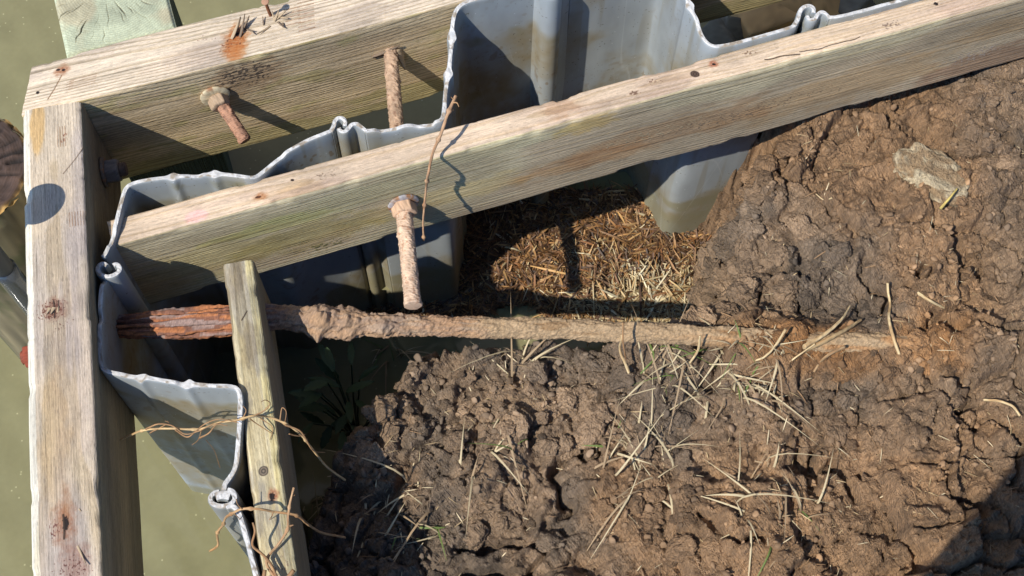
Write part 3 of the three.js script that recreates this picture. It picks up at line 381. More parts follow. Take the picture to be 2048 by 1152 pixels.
// ------------------------------------------------------------------ rusted tie rod
{
  const n = 900, m = 72, g = thing('tie_rod', 'long rusted tie rod, flaking into layers under the short timber', 'rod', rodPath[0].clone());
  const loc = rodPath.map((p) => p.clone().sub(rodPath[0]));
  const lump = (s, a) => 0.010 * Math.exp(-(((s - 0.232) / 0.018) ** 2)) * (0.5 + n2(s * 160, a * 2, 5)) + 0.008 * Math.exp(-(((s - 0.262) / 0.012) ** 2)) * (0.3 + 1.2 * n2(s * 120, Math.cos(a) * 2 + 3, 6)) + 0.006 * Math.exp(-(((s - 0.3) / 0.01) ** 2)) * Math.max(0, Math.cos(a - 0.6));
  const rad = (s, a) => {
    const ca = Math.cos(a), sa = Math.sin(a), flaky = 1 - ss(0.15, 0.2, s), mid = (1 - flaky) * (1 - ss(0.33, 0.4, s));
    let r = 0.0125 + 0.0018 * (fbm3(s * 30, ca * 1.5, sa * 1.5, 3, 300) - 0.5) * 2;
    r += flaky * (mix(0.0, 0.0075, ss(-0.02, 0.1, s)) * 1 - 0.0062 * ss(0.55, 0.72, n2(Math.cos(a) * 4 + s * 5, Math.sin(a) * 4 + 7, 301)) - 0.007 * (1 - ss(0.0, 0.14, Math.abs(n2(s * 7, a * 2.6, 302) - 0.5))) + 0.004 * (n2(s * 40, a * 5, 303) - 0.5) + 0.003 * (n2(s * 220, a * 9, 304) - 0.5));
    r += mid * (0.004 * (fbm3(s * 70, ca * 3, sa * 3, 4, 305) - 0.4) + 0.0035 * (n2(s * 260, a * 5, 306) - 0.5));
    r += (1 - flaky) * (0.0075 * (fbm3(s * 60, ca * 1.8, sa * 1.8, 4, 310) - 0.47) + 0.003 * (fbm3(s * 220, ca * 5, sa * 5, 2, 311) - 0.5) + 0.0016 * (n2(s * 700, a * 10, 312) - 0.5)) + lump(s, a);
    return Math.max(0.004, r);
  };
  const col = (s, a, o) => {
    const ca = Math.cos(a), sa = Math.sin(a), v = fbm3(s * 60, ca * 2, sa * 2, 4, 320), w = n2(s * 30, a * 3.5, 322), fl = 1 - ss(0.15, 0.2, s), soil = ss(0.34, 0.44, s + 0.05 * (v - 0.5));
    let r = mix(142, 112, v), g2 = mix(92, 82, v), b = mix(66, 72, v);                    // layered rust: brown, orange, purple grey
    if (w > 0.62) { r = 164; g2 = 106; b = 68; } else if (w < 0.32) { r = 146; g2 = 122; b = 112; }
    const ms = (1 - fl) * (1 - soil); r = mix(r, mix(168, 144, v), ms * 0.8); g2 = mix(g2, mix(140, 124, v), ms * 0.8); b = mix(b, mix(106, 106, v), ms * 0.8);
    const wet = ss(0.62, 0.7, fbm3(s * 24, ca, sa, 3, 325)); const sr = mix(174, 152, v) - 20 * wet, sg = mix(147, 126, v) - 22 * wet, sb = mix(113, 94, v) - 22 * wet;
    r = mix(r, sr, soil); g2 = mix(g2, sg, soil); b = mix(b, sb, soil);
    const og = ss(0.55, 0.72, fbm3(s * 14, ca + 4, sa, 3, 328)) * ss(0.6, 0.75, s); r = mix(r, 164, og * 0.5); g2 = mix(g2, 110, og * 0.5); b = mix(b, 62, og * 0.5);
    const k = 0.85 + 0.3 * n2(s * 900, a * 14, 330); o[0] = r * k; o[1] = g2 * k; o[2] = b * k;
  };
  mesh('rod', tube(loc, n, m, rad, col), colMat(0.93), g);
}

// ------------------------------------------------------------------ bolts
const rustMat = colMat(0.85);
const hexNut = (R, t, sd, c0) => { // eroded hexagonal nut, axis +z from 0 to t
  const m = 48, prof = [[0.5, 0], [0.94, 0], [1, 0.14], [1, 0.5], [1, 0.84], [0.92, 1], [0.5, 1]], pos = [], idx = [], col = [];
  prof.forEach(([f, z], i) => { for (let j = 0; j < m; j++) { const a = j / m * Math.PI * 2, k = Math.cos(Math.PI / 6) / Math.cos(((a % (Math.PI / 3)) + Math.PI / 3) % (Math.PI / 3) - Math.PI / 6), r = R * f * k * (1 + 0.09 * (fbm(a * 3, z * 4, 3, sd) - 0.5)); pos.push(Math.cos(a) * r, Math.sin(a) * r, z * t); const q = 0.75 + 0.5 * fbm(a * 9, z * 9, 3, sd + 4); col.push(lin(c0[0] * q), lin(c0[1] * q), lin(c0[2] * q)); if (i < prof.length - 1) { const p = i * m + j, p2 = i * m + (j + 1) % m; idx.push(p, p2, p + m, p2, p2 + m, p + m); } } });
  return geom(pos, idx, null, col);
};
const washerGeo = (R, t, sd, c0) => { const m = 64, prof = [[0.3, 0], [0.97, 0], [1, 0.4], [0.97, 1], [0.7, 1.12], [0.3, 1.1]], pos = [], idx = [], col = []; prof.forEach(([f, z], i) => { for (let j = 0; j < m; j++) { const a = j / m * Math.PI * 2, r = R * f * (1 + (f > 0.5 ? 0.035 : 0) * (fbm(a * 2.2, 1, 3, sd) - 0.5) * 2); pos.push(Math.cos(a) * r, Math.sin(a) * r, z * t + 0.0006 * (n2(a * 6, f * 9, sd) - 0.5)); const q = 0.78 + 0.45 * fbm(Math.cos(a) * f * 7, Math.sin(a) * f * 7, 4, sd + 2), ru = ss(0.5, 0.65, fbm(Math.cos(a) * f * 3 + 5, Math.sin(a) * f * 3, 3, sd + 7)); col.push(lin(mix(c0[0], 150, ru) * q), lin(mix(c0[1], 108, ru) * q), lin(mix(c0[2], 74, ru) * q)); if (i < prof.length - 1) { const p = i * m + j, p2 = i * m + (j + 1) % m; idx.push(p, p2, p + m, p2, p2 + m, p + m); } } }); return geom(pos, idx, null, col); };
function bolt(o) {
  const dir = o.tip.clone().sub(o.base), len = dir.length(); dir.normalize();
  const g = thing('bolt', o.label, 'bolt', o.base, 'rusty bolts through the timbers'); g.quaternion.setFromUnitVectors(V(0, 0, 1), dir);
  const bury = o.bury ?? 0.03, pitch = 0.0026, sd = o.seed, tot = len + bury, n = Math.ceil(tot / 0.0009);
  const sh = tube([V(0, 0, -bury), V(0, 0, len)], n, 40, (s, a) => { const z = s * tot; let r = o.r * (1 + 0.05 * (fbm3(z * 90, Math.cos(a), Math.sin(a), 4, sd) - 0.5) * 2); r += 0.00035 * Math.sin((z / pitch) * Math.PI * 2 + a) * (o.thread ?? 1) + 0.0014 * (n2(z * 620, a * 5, sd + 3) - 0.5) * (o.scale ?? 1) + 0.0016 * ss(0.55, 0.75, fbm3(z * 110, Math.cos(a) * 1.5, Math.sin(a) * 1.5, 3, sd + 5)); return r * (z > tot - 0.0016 ? 0.9 : 1) * (o.flare ? 1 + 0.1 * ss(tot - 0.012, tot, z) : 1); },
    (s, a, c) => { const z = s * tot, v = fbm3(z * 120, Math.cos(a) * 2, Math.sin(a) * 2, 4, sd + 8), k = 0.72 + 0.55 * v, d = ss(0.6, 0.72, fbm3(z * 260, Math.cos(a) * 4, Math.sin(a) * 4, 3, sd + 11)) * 0.6; for (let i = 0; i < 3; i++) c[i] = mix(o.col[i] * k, o.dark[i], d); });
  mesh('shank', sh, rustMat, g);
  const face = new THREE.Group(); // washer and nut lie square to the timber
  const q = new THREE.Quaternion().setFromUnitVectors(V(0, 0, 1), o.n.clone().applyQuaternion(g.quaternion.clone().invert()));
  if (o.washer) { const w = mesh('washer', washerGeo(o.washer, 0.0045, sd, o.wcol), colMat(0.7), g); w.quaternion.copy(q); }
  if (o.nut) { const w = mesh('nut', hexNut(o.nut, o.nutT ?? 0.017, sd, o.ncol), rustMat, g); w.quaternion.slerp(q, 0.5); w.position.z = o.washer ? 0.004 : 0; }
  return g;
}
bolt({ label: 'short drooping bolt with nut and washer on the olive face of the outer timber', base: UF(430, 190, T.P0, NA), tip: UF(492, 282, T.P0.clone().addScaledVector(NA, 0.064), NA), n: NA, r: 0.008, washer: 0.0195, nut: 0.0135, nutT: 0.015, seed: 400, col: [164, 122, 96], dark: [92, 62, 50], wcol: [196, 180, 146], ncol: [172, 146, 118] });
bolt({ label: 'bare rusty bolt without a nut between the outer timber and the vinyl sheet', base: UF(781, 103, T.P0, NA), tip: UF(795, 275, T.P0.clone().addScaledVector(NA, 0.124), NA), n: NA, r: 0.0092, seed: 410, col: [174, 144, 116], dark: [112, 76, 56], scale: 1.3, thread: 0.3 });
bolt({ label: 'long scaly tan bolt with wide washer standing out of the inner timber', base: UF(806, 405, I.P0, NI), tip: UF(826, 612, I.P0.clone().addScaledVector(NI, 0.150), NI), n: NI, r: 0.0103, washer: 0.0208, nut: 0.0165, nutT: 0.016, seed: 420, col: [204, 174, 146], dark: [146, 100, 72], wcol: [168, 162, 160], ncol: [200, 164, 132], scale: 1.2, flare: true });
bolt({ label: 'dark bolt and nut in the shade on the inner face of the return timber', base: UF(206, 345, L.P0, NB), tip: UF(206, 345, L.P0, NB).addScaledVector(NB, 0.03), n: NB, r: 0.009, washer: 0.02, nut: 0.0165, seed: 430, col: [110, 90, 74], dark: [70, 52, 44], wcol: [120, 106, 90], ncol: [128, 120, 112] });
{ const s = topA(L, 50, 690)[0], p = L.P0.clone().addScaledVector(B, s).addScaledVector(L.q, L.w).add(V(0, -0.03, 0)), n = L.q.clone(); bolt({ label: 'red rusted bolt end on the water side of the return timber', base: p, tip: p.clone().addScaledVector(n, 0.013), n, r: 0.008, nut: 0.014, nutT: 0.009, seed: 440, col: [130, 66, 44], dark: [80, 40, 28], ncol: [134, 62, 40] }); }

// ------------------------------------------------------------------ posts standing in the water
{ // square treated post behind the outer wale, cut end with drying checks
  const w = 0.142, c = U(229, 26, -0.004).addScaledVector(NA, -0.0), g = thing('square_post', 'pale green square post top with radial cracks behind the outer timber', 'post', V(c.x, -1.1, c.z)); g.rotation.y = Math.atan2(-A.z, A.x);
  // landward side lies against the wale
  const gap = c.clone().sub(T.P0).dot(NA) + T.w + w / 2; g.position.addScaledVector(NA, -gap - 0.002);
  const n = 170, pos = [], uv = [], idx = [], H = 1.1 - 0.006, ctr = [-0.004, -0.022];
  const checks = []; for (let i = 0; i < 60; i++) checks.push([i / 60 * Math.PI * 2 + 0.25 * hash(i, 1, 2), 0.01 + 0.075 * hash(i, 2, 2), 0.012 + 0.045 * hash(i, 3, 2) ** 2, 0.2 + 0.8 * hash(i, 4, 2) ** 2]);
  const depth = (x, z) => { const dx = x - ctr[0], dz = z - ctr[1], r = Math.hypot(dx, dz), a = Math.atan2(dz, dx) + 0.05 * (n2(r * 120, 1, 500) - 0.5); let d = 0; for (const [t, r0, L2, wd] of checks) { const da = Math.abs(((a - t + 9.42478) % 6.28319) - 3.14159) * r, wid = 0.0008 * wd + 0.0003; if (r > r0 && r < r0 + L2) d = Math.max(d, (1 - ss(wid * 0.4, wid, da)) * Math.min(1, (r - r0) * 60, (r0 + L2 - r) * 60) * wd); } return d; };
  const [map, bump] = texture(768, 768, (u, v, o) => { const x = (u - 0.5) * w, z = (v - 0.5) * w, dx = x - ctr[0], dz = z - ctr[1], r = Math.hypot(dx, dz) + 0.0016 * (fbm(x * 60, z * 60, 3, 503) - 0.5), ph = r / 0.0034, fr = ph - Math.floor(ph), late = ss(0.5, 0.95, fr) * (1 - ss(0.96, 1, fr)), b = fbm(x * 40, z * 40, 4, 506), f = n2(x * 900, z * 900, 508); const wood = ss(0.5, 0.68, fbm(x * 22, z * 22, 3, 510) + 0.25 * (1 - ss(0.0, 0.05, r))); let R = mix(176, 182, wood), G = mix(180, 174, wood), Bc = mix(150, 142, wood); const k = (0.84 + 0.3 * b) * (1 - 0.09 * late) * (0.93 + 0.14 * f), d = depth(x, z); o[0] = mix(R * k, 62, d * 0.8); o[1] = mix(G * k, 54, d * 0.8); o[2] = mix(Bc * k, 46, d * 0.8); o[3] = 0.5 + 0.3 * (f - 0.5) + 0.2 * late; }, true, true);
  for (let j = 0; j <= n; j++) for (let i = 0; i <= n; i++) { const x = (i / n - 0.5) * w, z = (j / n - 0.5) * w, e = Math.min(w / 2 - Math.abs(x), w / 2 - Math.abs(z)); pos.push(x, H - 0.004 * depth(x, z) + 0.0012 * fbm(x * 90, z * 90, 2, 512) - 0.004 * (1 - ss(0, 0.006, e)) ** 2, z); uv.push(i / n, j / n); if (i < n && j < n) { const a = j * (n + 1) + i; idx.push(a, a + n + 1, a + 1, a + 1, a + n + 1, a + n + 2); } }
  mesh('cut_top', geom(pos, idx, uv), new THREE.MeshStandardMaterial({ map, bumpMap: bump, bumpScale: 0.0004, roughness: 0.9 }), g);
  const [sm, sb] = texture(512, 1024, (u, v, o) => { const f = n2(u * 160, v * 14, 520), b = fbm(u * 12, v * 8, 4, 522), k = 0.8 + 0.25 * f + 0.2 * (b - 0.5); o[0] = 84 * k; o[1] = 88 * k; o[2] = 64 * k; o[3] = f; }, true, true);
  const body = new RoundedBoxGeometry(w, H - 0.004, w, 3, 0.004); body.translate(0, (H - 0.004) / 2, 0); mesh('post', body, new THREE.MeshStandardMaterial({ map: sm, bumpMap: sb, bumpScale: 0.002, roughness: 0.9 }), g);
}
function pile(name, label, c, R, top, sd, cols, rough) {
  const g = thing(name, label, 'pile', V(c.x, -1.1, c.z), undefined); const H = top + 1.1;
  mesh('trunk', tube([V(0, 0, 0), V(0, H - 0.004, 0)], 160, 96, (s, a) => R * (1 + 0.05 * (1 - s) + 0.03 * (fbm(Math.cos(a) * 2 + 5, Math.sin(a) * 2 + s * 3, 3, sd) - 0.5)) - 0.0026 * ss(0.7, 0.85, n2(a * 9, s * 6, sd + 2)) - (s > 0.985 ? 0.006 * n2(a * 8, 2, sd) : 0), (s, a, c2) => { const f = n2(a * 22, s * 14, sd + 4), b = fbm(a * 3, s * 16, 4, sd + 6), k = 0.7 + 0.35 * f + 0.3 * (b - 0.5), m = ss(0.5, 0.66, fbm(a * 5, s * 22, 4, sd + 8)); c2[0] = mix(cols[0][0], 92, m * 0.6) * k; c2[1] = mix(cols[0][1], 96, m * 0.6) * k; c2[2] = mix(cols[0][2], 56, m * 0.6) * k; }, false), colMat(0.92), g);
  const nr = 70, na = 140, pos = [], col = [], idx = [];
  for (let i = 0; i <= nr; i++) for (let j = 0; j < na; j++) { const r = i / nr, a = j / na * Math.PI * 2, rw = r * R * 1000 / 3.4 + 2.0 * fbm(Math.cos(a) * 1.2, Math.sin(a) * 1.2, 2, sd + 10), fr = rw - Math.floor(rw), late = ss(0.4, 0.9, fr) * (1 - ss(0.93, 1, fr)), ck = ss(0.66, 0.84, n2(a * 11, r * 2.5, sd + 12)), b = fbm(Math.cos(a) * r * 7, Math.sin(a) * r * 7, 4, sd + 14), rim = ss(0.92, 0.98, r + 0.05 * (b - 0.5));
    pos.push(Math.cos(a) * r * R * 0.985, H - 0.004 + (rough ? 0.008 * (b - 0.5) + 0.0006 * late - 0.008 * rim * n2(a * 30, 3, sd) : 0.001 * late) - 0.005 * ck * ss(0.1, 0.3, r), Math.sin(a) * r * R * 0.985); const k = (0.6 + 0.75 * b) * (1 - 0.14 * late) * (1 - 0.55 * ck); col.push(lin(mix(cols[1][0], cols[2][0], rim) * k), lin(mix(cols[1][1], cols[2][1], rim) * k), lin(mix(cols[1][2], cols[2][2], rim) * k));
    if (i < nr) { const p = i * na + j, p2 = i * na + (j + 1) % na; idx.push(p, p2, p + na, p2, p2 + na, p + na); } }
  mesh('cut_top', geom(pos, idx, null, col), colMat(0.9), g);
}
pile('timber_pile', 'round pile with dark ringed top and splintered yellow rim beside the return timber', V(-0.671, 0, -0.806), 0.09, -0.022, 540, [[140, 126, 94], [76, 58, 48], [150, 118, 66]], true);

// ------------------------------------------------------------------ vertical pole with a round cap: its shadow lies on the return wale
{
  const c = U(85, 408, 0), u = U(22, 555, -0.3), det = LIGHT.x * u.z - LIGHT.z * u.x, t = (c.x * u.z - c.z * u.x) / det;   // where the cap's ray towards the sun meets the pole seen at the left edge
  const X = c.clone().addScaledVector(LIGHT, -t); console.log('cap', X.x.toFixed(3), X.y.toFixed(3), X.z.toFixed(3));
  const g = thing('capped_pole', 'shiny grey vertical pole with a round black cap beside the return timber', 'pole', V(X.x, -1.1, X.z));
  const grey = new THREE.MeshPhysicalMaterial({ color: new THREE.Color(0.045, 0.052, 0.065), roughness: 0.2, clearcoat: 0.5, clearcoatRoughness: 0.1 }), black = new THREE.MeshStandardMaterial({ color: new THREE.Color(0.025, 0.027, 0.03), roughness: 0.5 });
  const H = X.y + 1.1, low = 1.1 - 0.06;
  mesh('pipe', tube([V(0, 0, 0), V(0, low, 0)], 60, 40, (s, a) => 0.0145 + 0.0002 * n2(s * 40, a * 3, 7)), grey, g);
  mesh('stem', new THREE.CylinderGeometry(0.0115, 0.0125, H - low, 32).translate(0, (H + low) / 2, 0), black, g);
  const cap = mesh('cap', new THREE.LatheGeometry([[0, -0.006], [0.0232, -0.006], [0.0246, -0.0035], [0.0248, 0.003], [0.022, 0.0065], [0.012, 0.009], [0, 0.0098]].map(([a, b]) => new THREE.Vector2(a, b)), 64), black, g); cap.position.y = H; cap.quaternion.setFromUnitVectors(V(0, 1, 0), LIGHT.clone().negate().lerp(V(0, 1, 0), 0.35).normalize());
  const br = mesh('clamp_block', new RoundedBoxGeometry(0.03, 0.05, 0.026, 3, 0.003), black, g); const bp = U(27, 438, -0.09); br.position.set(bp.x - X.x, 1.1 - 0.09, bp.z - X.z);
  const steel = new THREE.MeshStandardMaterial({ color: new THREE.Color(0.45, 0.46, 0.46), metalness: 0.9, roughness: 0.35 });
  for (const dy of [-0.115, -0.145]) { const b = mesh('clamp_bar', new RoundedBoxGeometry(0.06, 0.006, 0.014, 2, 0.002), steel, g); const q = U(22, 462 + (dy + 0.115) * -800, dy); b.position.set(q.x - X.x, 1.1 + dy, q.z - X.z); b.rotation.y = 0.3; }
}

// ------------------------------------------------------------------ nails and splinters on the outer wale
const woodChip = (c) => new THREE.MeshStandardMaterial({ color: new THREE.Color(...c), roughness: 0.9 });
const chipA = woodChip([0.42, 0.31, 0.19]), chipB = woodChip([0.2, 0.14, 0.09]), rustPlain = woodChip([0.3, 0.16, 0.09]);
function sliver(L2, w, t, bend = 0.2, sd = 1) { const n = 8, pos = [], idx = []; for (let i = 0; i <= n; i++) { const s = i / n, ww = w * (1 - s * s * 0.9) * (0.8 + 0.4 * n2(s * 5, 1, sd)), y = bend * L2 * s * s; for (const [a, b] of [[-1, -1], [1, -1], [1, 1], [-1, 1]]) pos.push(L2 * s, y + b * t / 2, a * ww / 2); if (i < n) for (let k = 0; k < 4; k++) { const p = i * 4 + k, q = i * 4 + (k + 1) % 4; idx.push(p, p + 4, q, q, p + 4, q + 4); } } idx.push(0, 1, 2, 0, 2, 3); const e = n * 4; idx.push(e, e + 2, e + 1, e, e + 3, e + 2); return geom(pos, idx); }
{
  const b = U(541, 31, 0.0), h = 0.034, sh = U(571, 14, 0.001), head = V(sh.x - LIGHT.x / -LIGHT.y * h, h, sh.z - LIGHT.z / -LIGHT.y * h);   // its shadow tells where the head is
  const g = thing('nail', 'leaning rusty nail standing up from splintered wood on the outer timber', 'nail', b), d = head.clone().sub(b), len = d.length();
  g.quaternion.setFromUnitVectors(V(0, 1, 0), d.clone().normalize());
  mesh('nail_shank', tube([V(0, -0.012, 0), V(0, len, 0)], 40, 16, (s, a) => 0.0021 + 0.0004 * (n2(s * 30, a * 2, 3) - 0.5), (s, a, c) => { const k = 0.7 + 0.6 * n2(s * 40, a * 3, 5); c[0] = 130 * k; c[1] = 78 * k; c[2] = 44 * k; }), rustMat, g);
  mesh('nail_head', new THREE.LatheGeometry([[0, -0.0006], [0.0044, -0.0006], [0.005, 0.0004], [0.004, 0.0012], [0, 0.0015]].map(([x, y]) => new THREE.Vector2(x, y)), 28).translate(0, len, 0), woodChip([0.4, 0.22, 0.13]), g);
}
const splinters = (label, list) => { const g = thing('splinters', label, 'splinters', U(list[0][0], list[0][1], 0.001)); const o = g.position; list.forEach(([px, py, L2, w, ang, up, dark], i) => { const m = mesh('splinter', sliver(L2, w, 0.0016, 0.12, i + 3), dark ? chipB : chipA, g), p = U(px, py, 0.0012); m.position.set(p.x - o.x, 0, p.z - o.z); m.rotation.set(0, ang, up, 'YXZ'); }); };
splinters('torn wood slivers around the leaning nail on the outer timber', [[548, 42, 0.016, 0.003, 1.0, 0.5, 0], [552, 38, 0.018, 0.003, 0.5, 0.4, 0], [560, 34, 0.014, 0.003, -0.5, 0.3, 0], [540, 52, 0.022, 0.002, -2.3, 0.1, 0], [556, 44, 0.016, 0.002, -0.9, 0.15, 1], [565, 46, 0.01, 0.003, -1.3, 0.2, 1], [548, 40, 0.012, 0.003, 1.8, 0.6, 0], [527, 50, 0.012, 0.002, 1.7, 0.2, 1]]);
splinters('grey wood slivers lifting beside the orange rust stain', [[463, 78, 0.03, 0.0035, 1.05, 0.5, 0], [470, 66, 0.022, 0.004, 1.1, 0.5, 1], [480, 74, 0.03, 0.003, 1.25, 0.55, 1], [486, 60, 0.02, 0.003, 1.1, 0.35, 1], [492, 58, 0.014, 0.002, -0.6, 0.3, 1], [500, 60, 0.012, 0.002, -0.9, 0.2, 0], [488, 66, 0.01, 0.002, 1.9, 0.4, 0]]);
splinters('raised wood fibres around the nail hole by the return timber rust crumbs', [[104, 604, 0.017, 0.005, -1.7, 0.06, 0], [112, 604, 0.017, 0.005, -1.7, 0.08, 0], [113, 636, 0.014, 0.003, 1.5, 0.1, 0]]);
splinters('pale straw bits lying on the near end of the return timber', [[146, 1073, 0.038, 0.0026, -1.0, 0.03, 0], [150, 1008, 0.012, 0.003, -0.8, 0.05, 0], [90, 1090, 0.01, 0.0015, -0.1, 0.05, 0]]);
{ const g = thing('wood_flap', 'split wood flap hanging beside the bare bolt on the outer timber', 'splinters', UF(798, 96, T.P0, NA)); const m = mesh('splinter', sliver(0.03, 0.012, 0.003, 0.15, 9), chipA, g); m.quaternion.setFromUnitVectors(V(1, 0, 0), V(0.1, -0.85, 0.5).normalize()); const k = mesh('splinter', sliver(0.04, 0.004, 0.003, 0.1, 12), chipB, g); k.position.copy(UF(745, 113, T.P0, NA).sub(g.position)); k.quaternion.setFromUnitVectors(V(1, 0, 0), A.clone().add(V(0, 0.25, 0.12)).normalize()); }

// ------------------------------------------------------------------ reed litter floating in the pit
const bladeGeo = (bend, tw) => { const n = 3, pos = [], idx = []; for (let i = 0; i <= n; i++) { const s = i / n - 0.5, a = tw * s; for (const [u, v] of [[-1, 0], [1, 0]]) pos.push(s + v, bend * (0.25 - s * s) + Math.sin(a) * u * 0.03, bend * 0.7 * s * s + Math.cos(a) * u * 0.5 * (1 - 0.5 * Math.abs(2 * s))); if (i < n) { const p = i * 2; idx.push(p, p + 1, p + 2, p + 1, p + 3, p + 2); } } const top = geom(pos, idx); const th = pos.slice(); for (let i = 1; i < th.length; i += 3) th[i] -= 0.02; const bot = geom(th, idx.map((v, i) => idx[i - i % 3 + 2 - i % 3])); return mergeGeometries([top, bot]); };
const litterPoly = [[900, 380], [1245, 300], [1330, 380], [1420, 450], [1500, 510], [1500, 580], [1460, 640], [1340, 668], [1240, 658], [1150, 650], [1090, 640], [1078, 600], [1030, 592], [985, 612], [940, 640], [760, 640], [735, 606], [800, 600], [905, 585]].map(([x, y]) => U(x, y, -0.53));
const litterTop = (x, z) => { const d = polyD(litterPoly, x, z); return -0.538 + 0.016 * ss(0, -0.05, d) * fbm(x * 22, z * 22, 4, 600) + 0.06 * ss(0.02, 0.2, x) * ss(-0.95, -0.75, z) * ss(0, -0.05, d); };
const palette = [[136, 98, 58], [116, 80, 46], [156, 116, 70], [88, 60, 38], [176, 138, 88], [126, 82, 42], [76, 52, 34], [102, 74, 50]], straw = [[196, 176, 134], [184, 158, 112], [206, 192, 158], [168, 140, 98]];
{ // matted base
  const pos = [], col = [], idx = [], x0 = -0.3, x1 = 0.44, z0 = -1.08, z1 = -0.58, st = 0.0045, nx = Math.round((x1 - x0) / st), nz = Math.round((z1 - z0) / st);
  for (let j = 0; j <= nz; j++) for (let i = 0; i <= nx; i++) { const x = x0 + i * st, z = z0 + j * st, d = polyD(litterPoly, x, z) + 0.02 * (fbm(x * 40, z * 40, 3, 603) - 0.5); pos.push(x, d > 0.006 ? -0.6 : litterTop(x, z) - 0.004 + 0.006 * n2(x * 260, z * 260, 605), z); const k = 0.6 + 0.5 * fbm(x * 90, z * 90, 3, 607); col.push(lin(100 * k), lin(72 * k), lin(44 * k)); if (i < nx && j < nz) { const a = j * (nx + 1) + i; idx.push(a, a + nx + 1, a + 1, a + 1, a + nx + 1, a + nx + 2); } }
  const base = mesh('reed_litter_mat', geom(pos, idx, null, col), colMat(0.95)); tag(base, 'matted brown bed of rotten reeds floating in the pit', 'litter', null, 'stuff');
  const N = 11000, kinds = [bladeGeo(0.15, 0.8), bladeGeo(0.6, 1.6)], mats = new THREE.MeshStandardMaterial({ color: 0xffffff, roughness: 0.6 });
  const put = []; let guard = 0; const c = new THREE.Color();
  while (put.length < N && guard++ < 200000) { const x = rr(x0, x1), z = rr(z0, z1); if (polyD(litterPoly, x, z) > 0.004) continue; put.push([x, z]); }
  kinds.forEach((geo, k) => {
    const list = put.filter((_, i) => i % 2 === k), im = new THREE.InstancedMesh(geo, mats, list.length), m4 = new THREE.Matrix4(), e = new THREE.Euler(), q = new THREE.Quaternion();
    list.forEach(([x, z], i) => { const pale = ss(0.06, 0.2, x + 0.08 * (n2(x * 30, z * 30, 8) - 0.5)) * ss(-0.98, -0.86, z + 0.04 * (n2(x * 26, z * 26, 18) - 0.5)), L2 = (0.007 + 0.042 * rnd() ** 2) * (pale > 0.5 ? 1.3 : 1) * (rnd() > 0.97 ? 1.7 : 1); e.set(rr(-0.6, 0.6), 6.28 * n2(x * 14, z * 14, 21) + rr(-1.4, 1.4), rr(-0.35, 0.35)); q.setFromEuler(e); m4.compose(V(x, litterTop(x, z) + rr(-0.002, 0.006), z), q, V(L2, L2 * 0.6, 0.0009 + 0.0036 * rnd() ** 1.8)); im.setMatrixAt(i, m4); const set = rnd() < pale * 0.62 + 0.05 ? straw : palette, s = set[(rnd() * set.length) | 0], v = rr(0.75, 1.15); c.setRGB(lin(s[0] * v), lin(s[1] * v), lin(s[2] * v)); im.setColorAt(i, c); });
    im.name = k ? 'reed_litter_001' : 'reed_litter'; im.castShadow = im.receiveShadow = true; scene.add(im); tag(im, k ? 'curled bits of dead reed strewn over the pit water' : 'short straight bits of dead reed strewn over the pit water', 'litter', null, 'stuff');
  });
}

// ------------------------------------------------------------------ loose crumbs on the soil
{
  const pts = new THREE.IcosahedronGeometry(1, 1), pp = pts.attributes.position; const variants = [0, 1, 2].map((k) => { const g = pts.clone(), p = g.attributes.position; for (let i = 0; i < p.count; i++) { const v = V(p.getX(i), p.getY(i), p.getZ(i)), f = 0.45 + 1.1 * fbm3(v.x * 1.9 + k * 9, v.y * 1.9, v.z * 1.9, 2, 620 + k); p.setXYZ(i, v.x * f * 1.15, v.y * f * 0.6, v.z * f); } const w = mergeVertices(new THREE.BufferGeometry().setAttribute('position', p), 1e-4); w.computeVertexNormals(); return w; });
  const mat = new THREE.MeshStandardMaterial({ color: 0xffffff, roughness: 0.95 }), c = [0, 0, 0], C = new THREE.Color();
  variants.forEach((geo, k) => {
    const list = []; let guard = 0; while (list.length < 1300 && guard++ < 60000) { const x = rr(-0.3, 0.92), z = rr(-1.28, -0.3), d = polyD(pit, x, z); if (d < -0.035 || landward(x, z) < 0.02) continue; const dens = ss(0.4, 0.62, fbm(x * 12, z * 12, 3, 640)) + (d < 0.06 ? 0.5 : 0); if (rnd() > dens + 0.12) continue; list.push([x, z]); }
    const im = new THREE.InstancedMesh(geo, mat, list.length), m4 = new THREE.Matrix4(), q = new THREE.Quaternion();
    list.forEach(([x, z], i) => { const r = 0.0013 + 0.0042 * rnd() ** 4 + (rnd() > 0.99 ? 0.003 : 0), h = soilHeight(x, z); q.setFromEuler(new THREE.Euler(rr(0, 6), rr(0, 6), rr(0, 6))); m4.compose(V(x, h + r * 0.25, z), q, V(r, r, r)); im.setMatrixAt(i, m4); soilColour(x, z, h, c); const v = rr(0.68, 0.92); C.setRGB(lin(c[0] * v), lin(c[1] * v), lin(c[2] * v)); im.setColorAt(i, C); });
    im.name = k ? 'soil_crumbs_00' + k : 'soil_crumbs'; im.castShadow = im.receiveShadow = true; scene.add(im); tag(im, ['small angular crumbs of brown soil', 'rounded crumbs of brown soil', 'flat crumbs of brown soil'][k] + ' scattered over the dug ground', 'soil', null, 'stuff');
  });
}

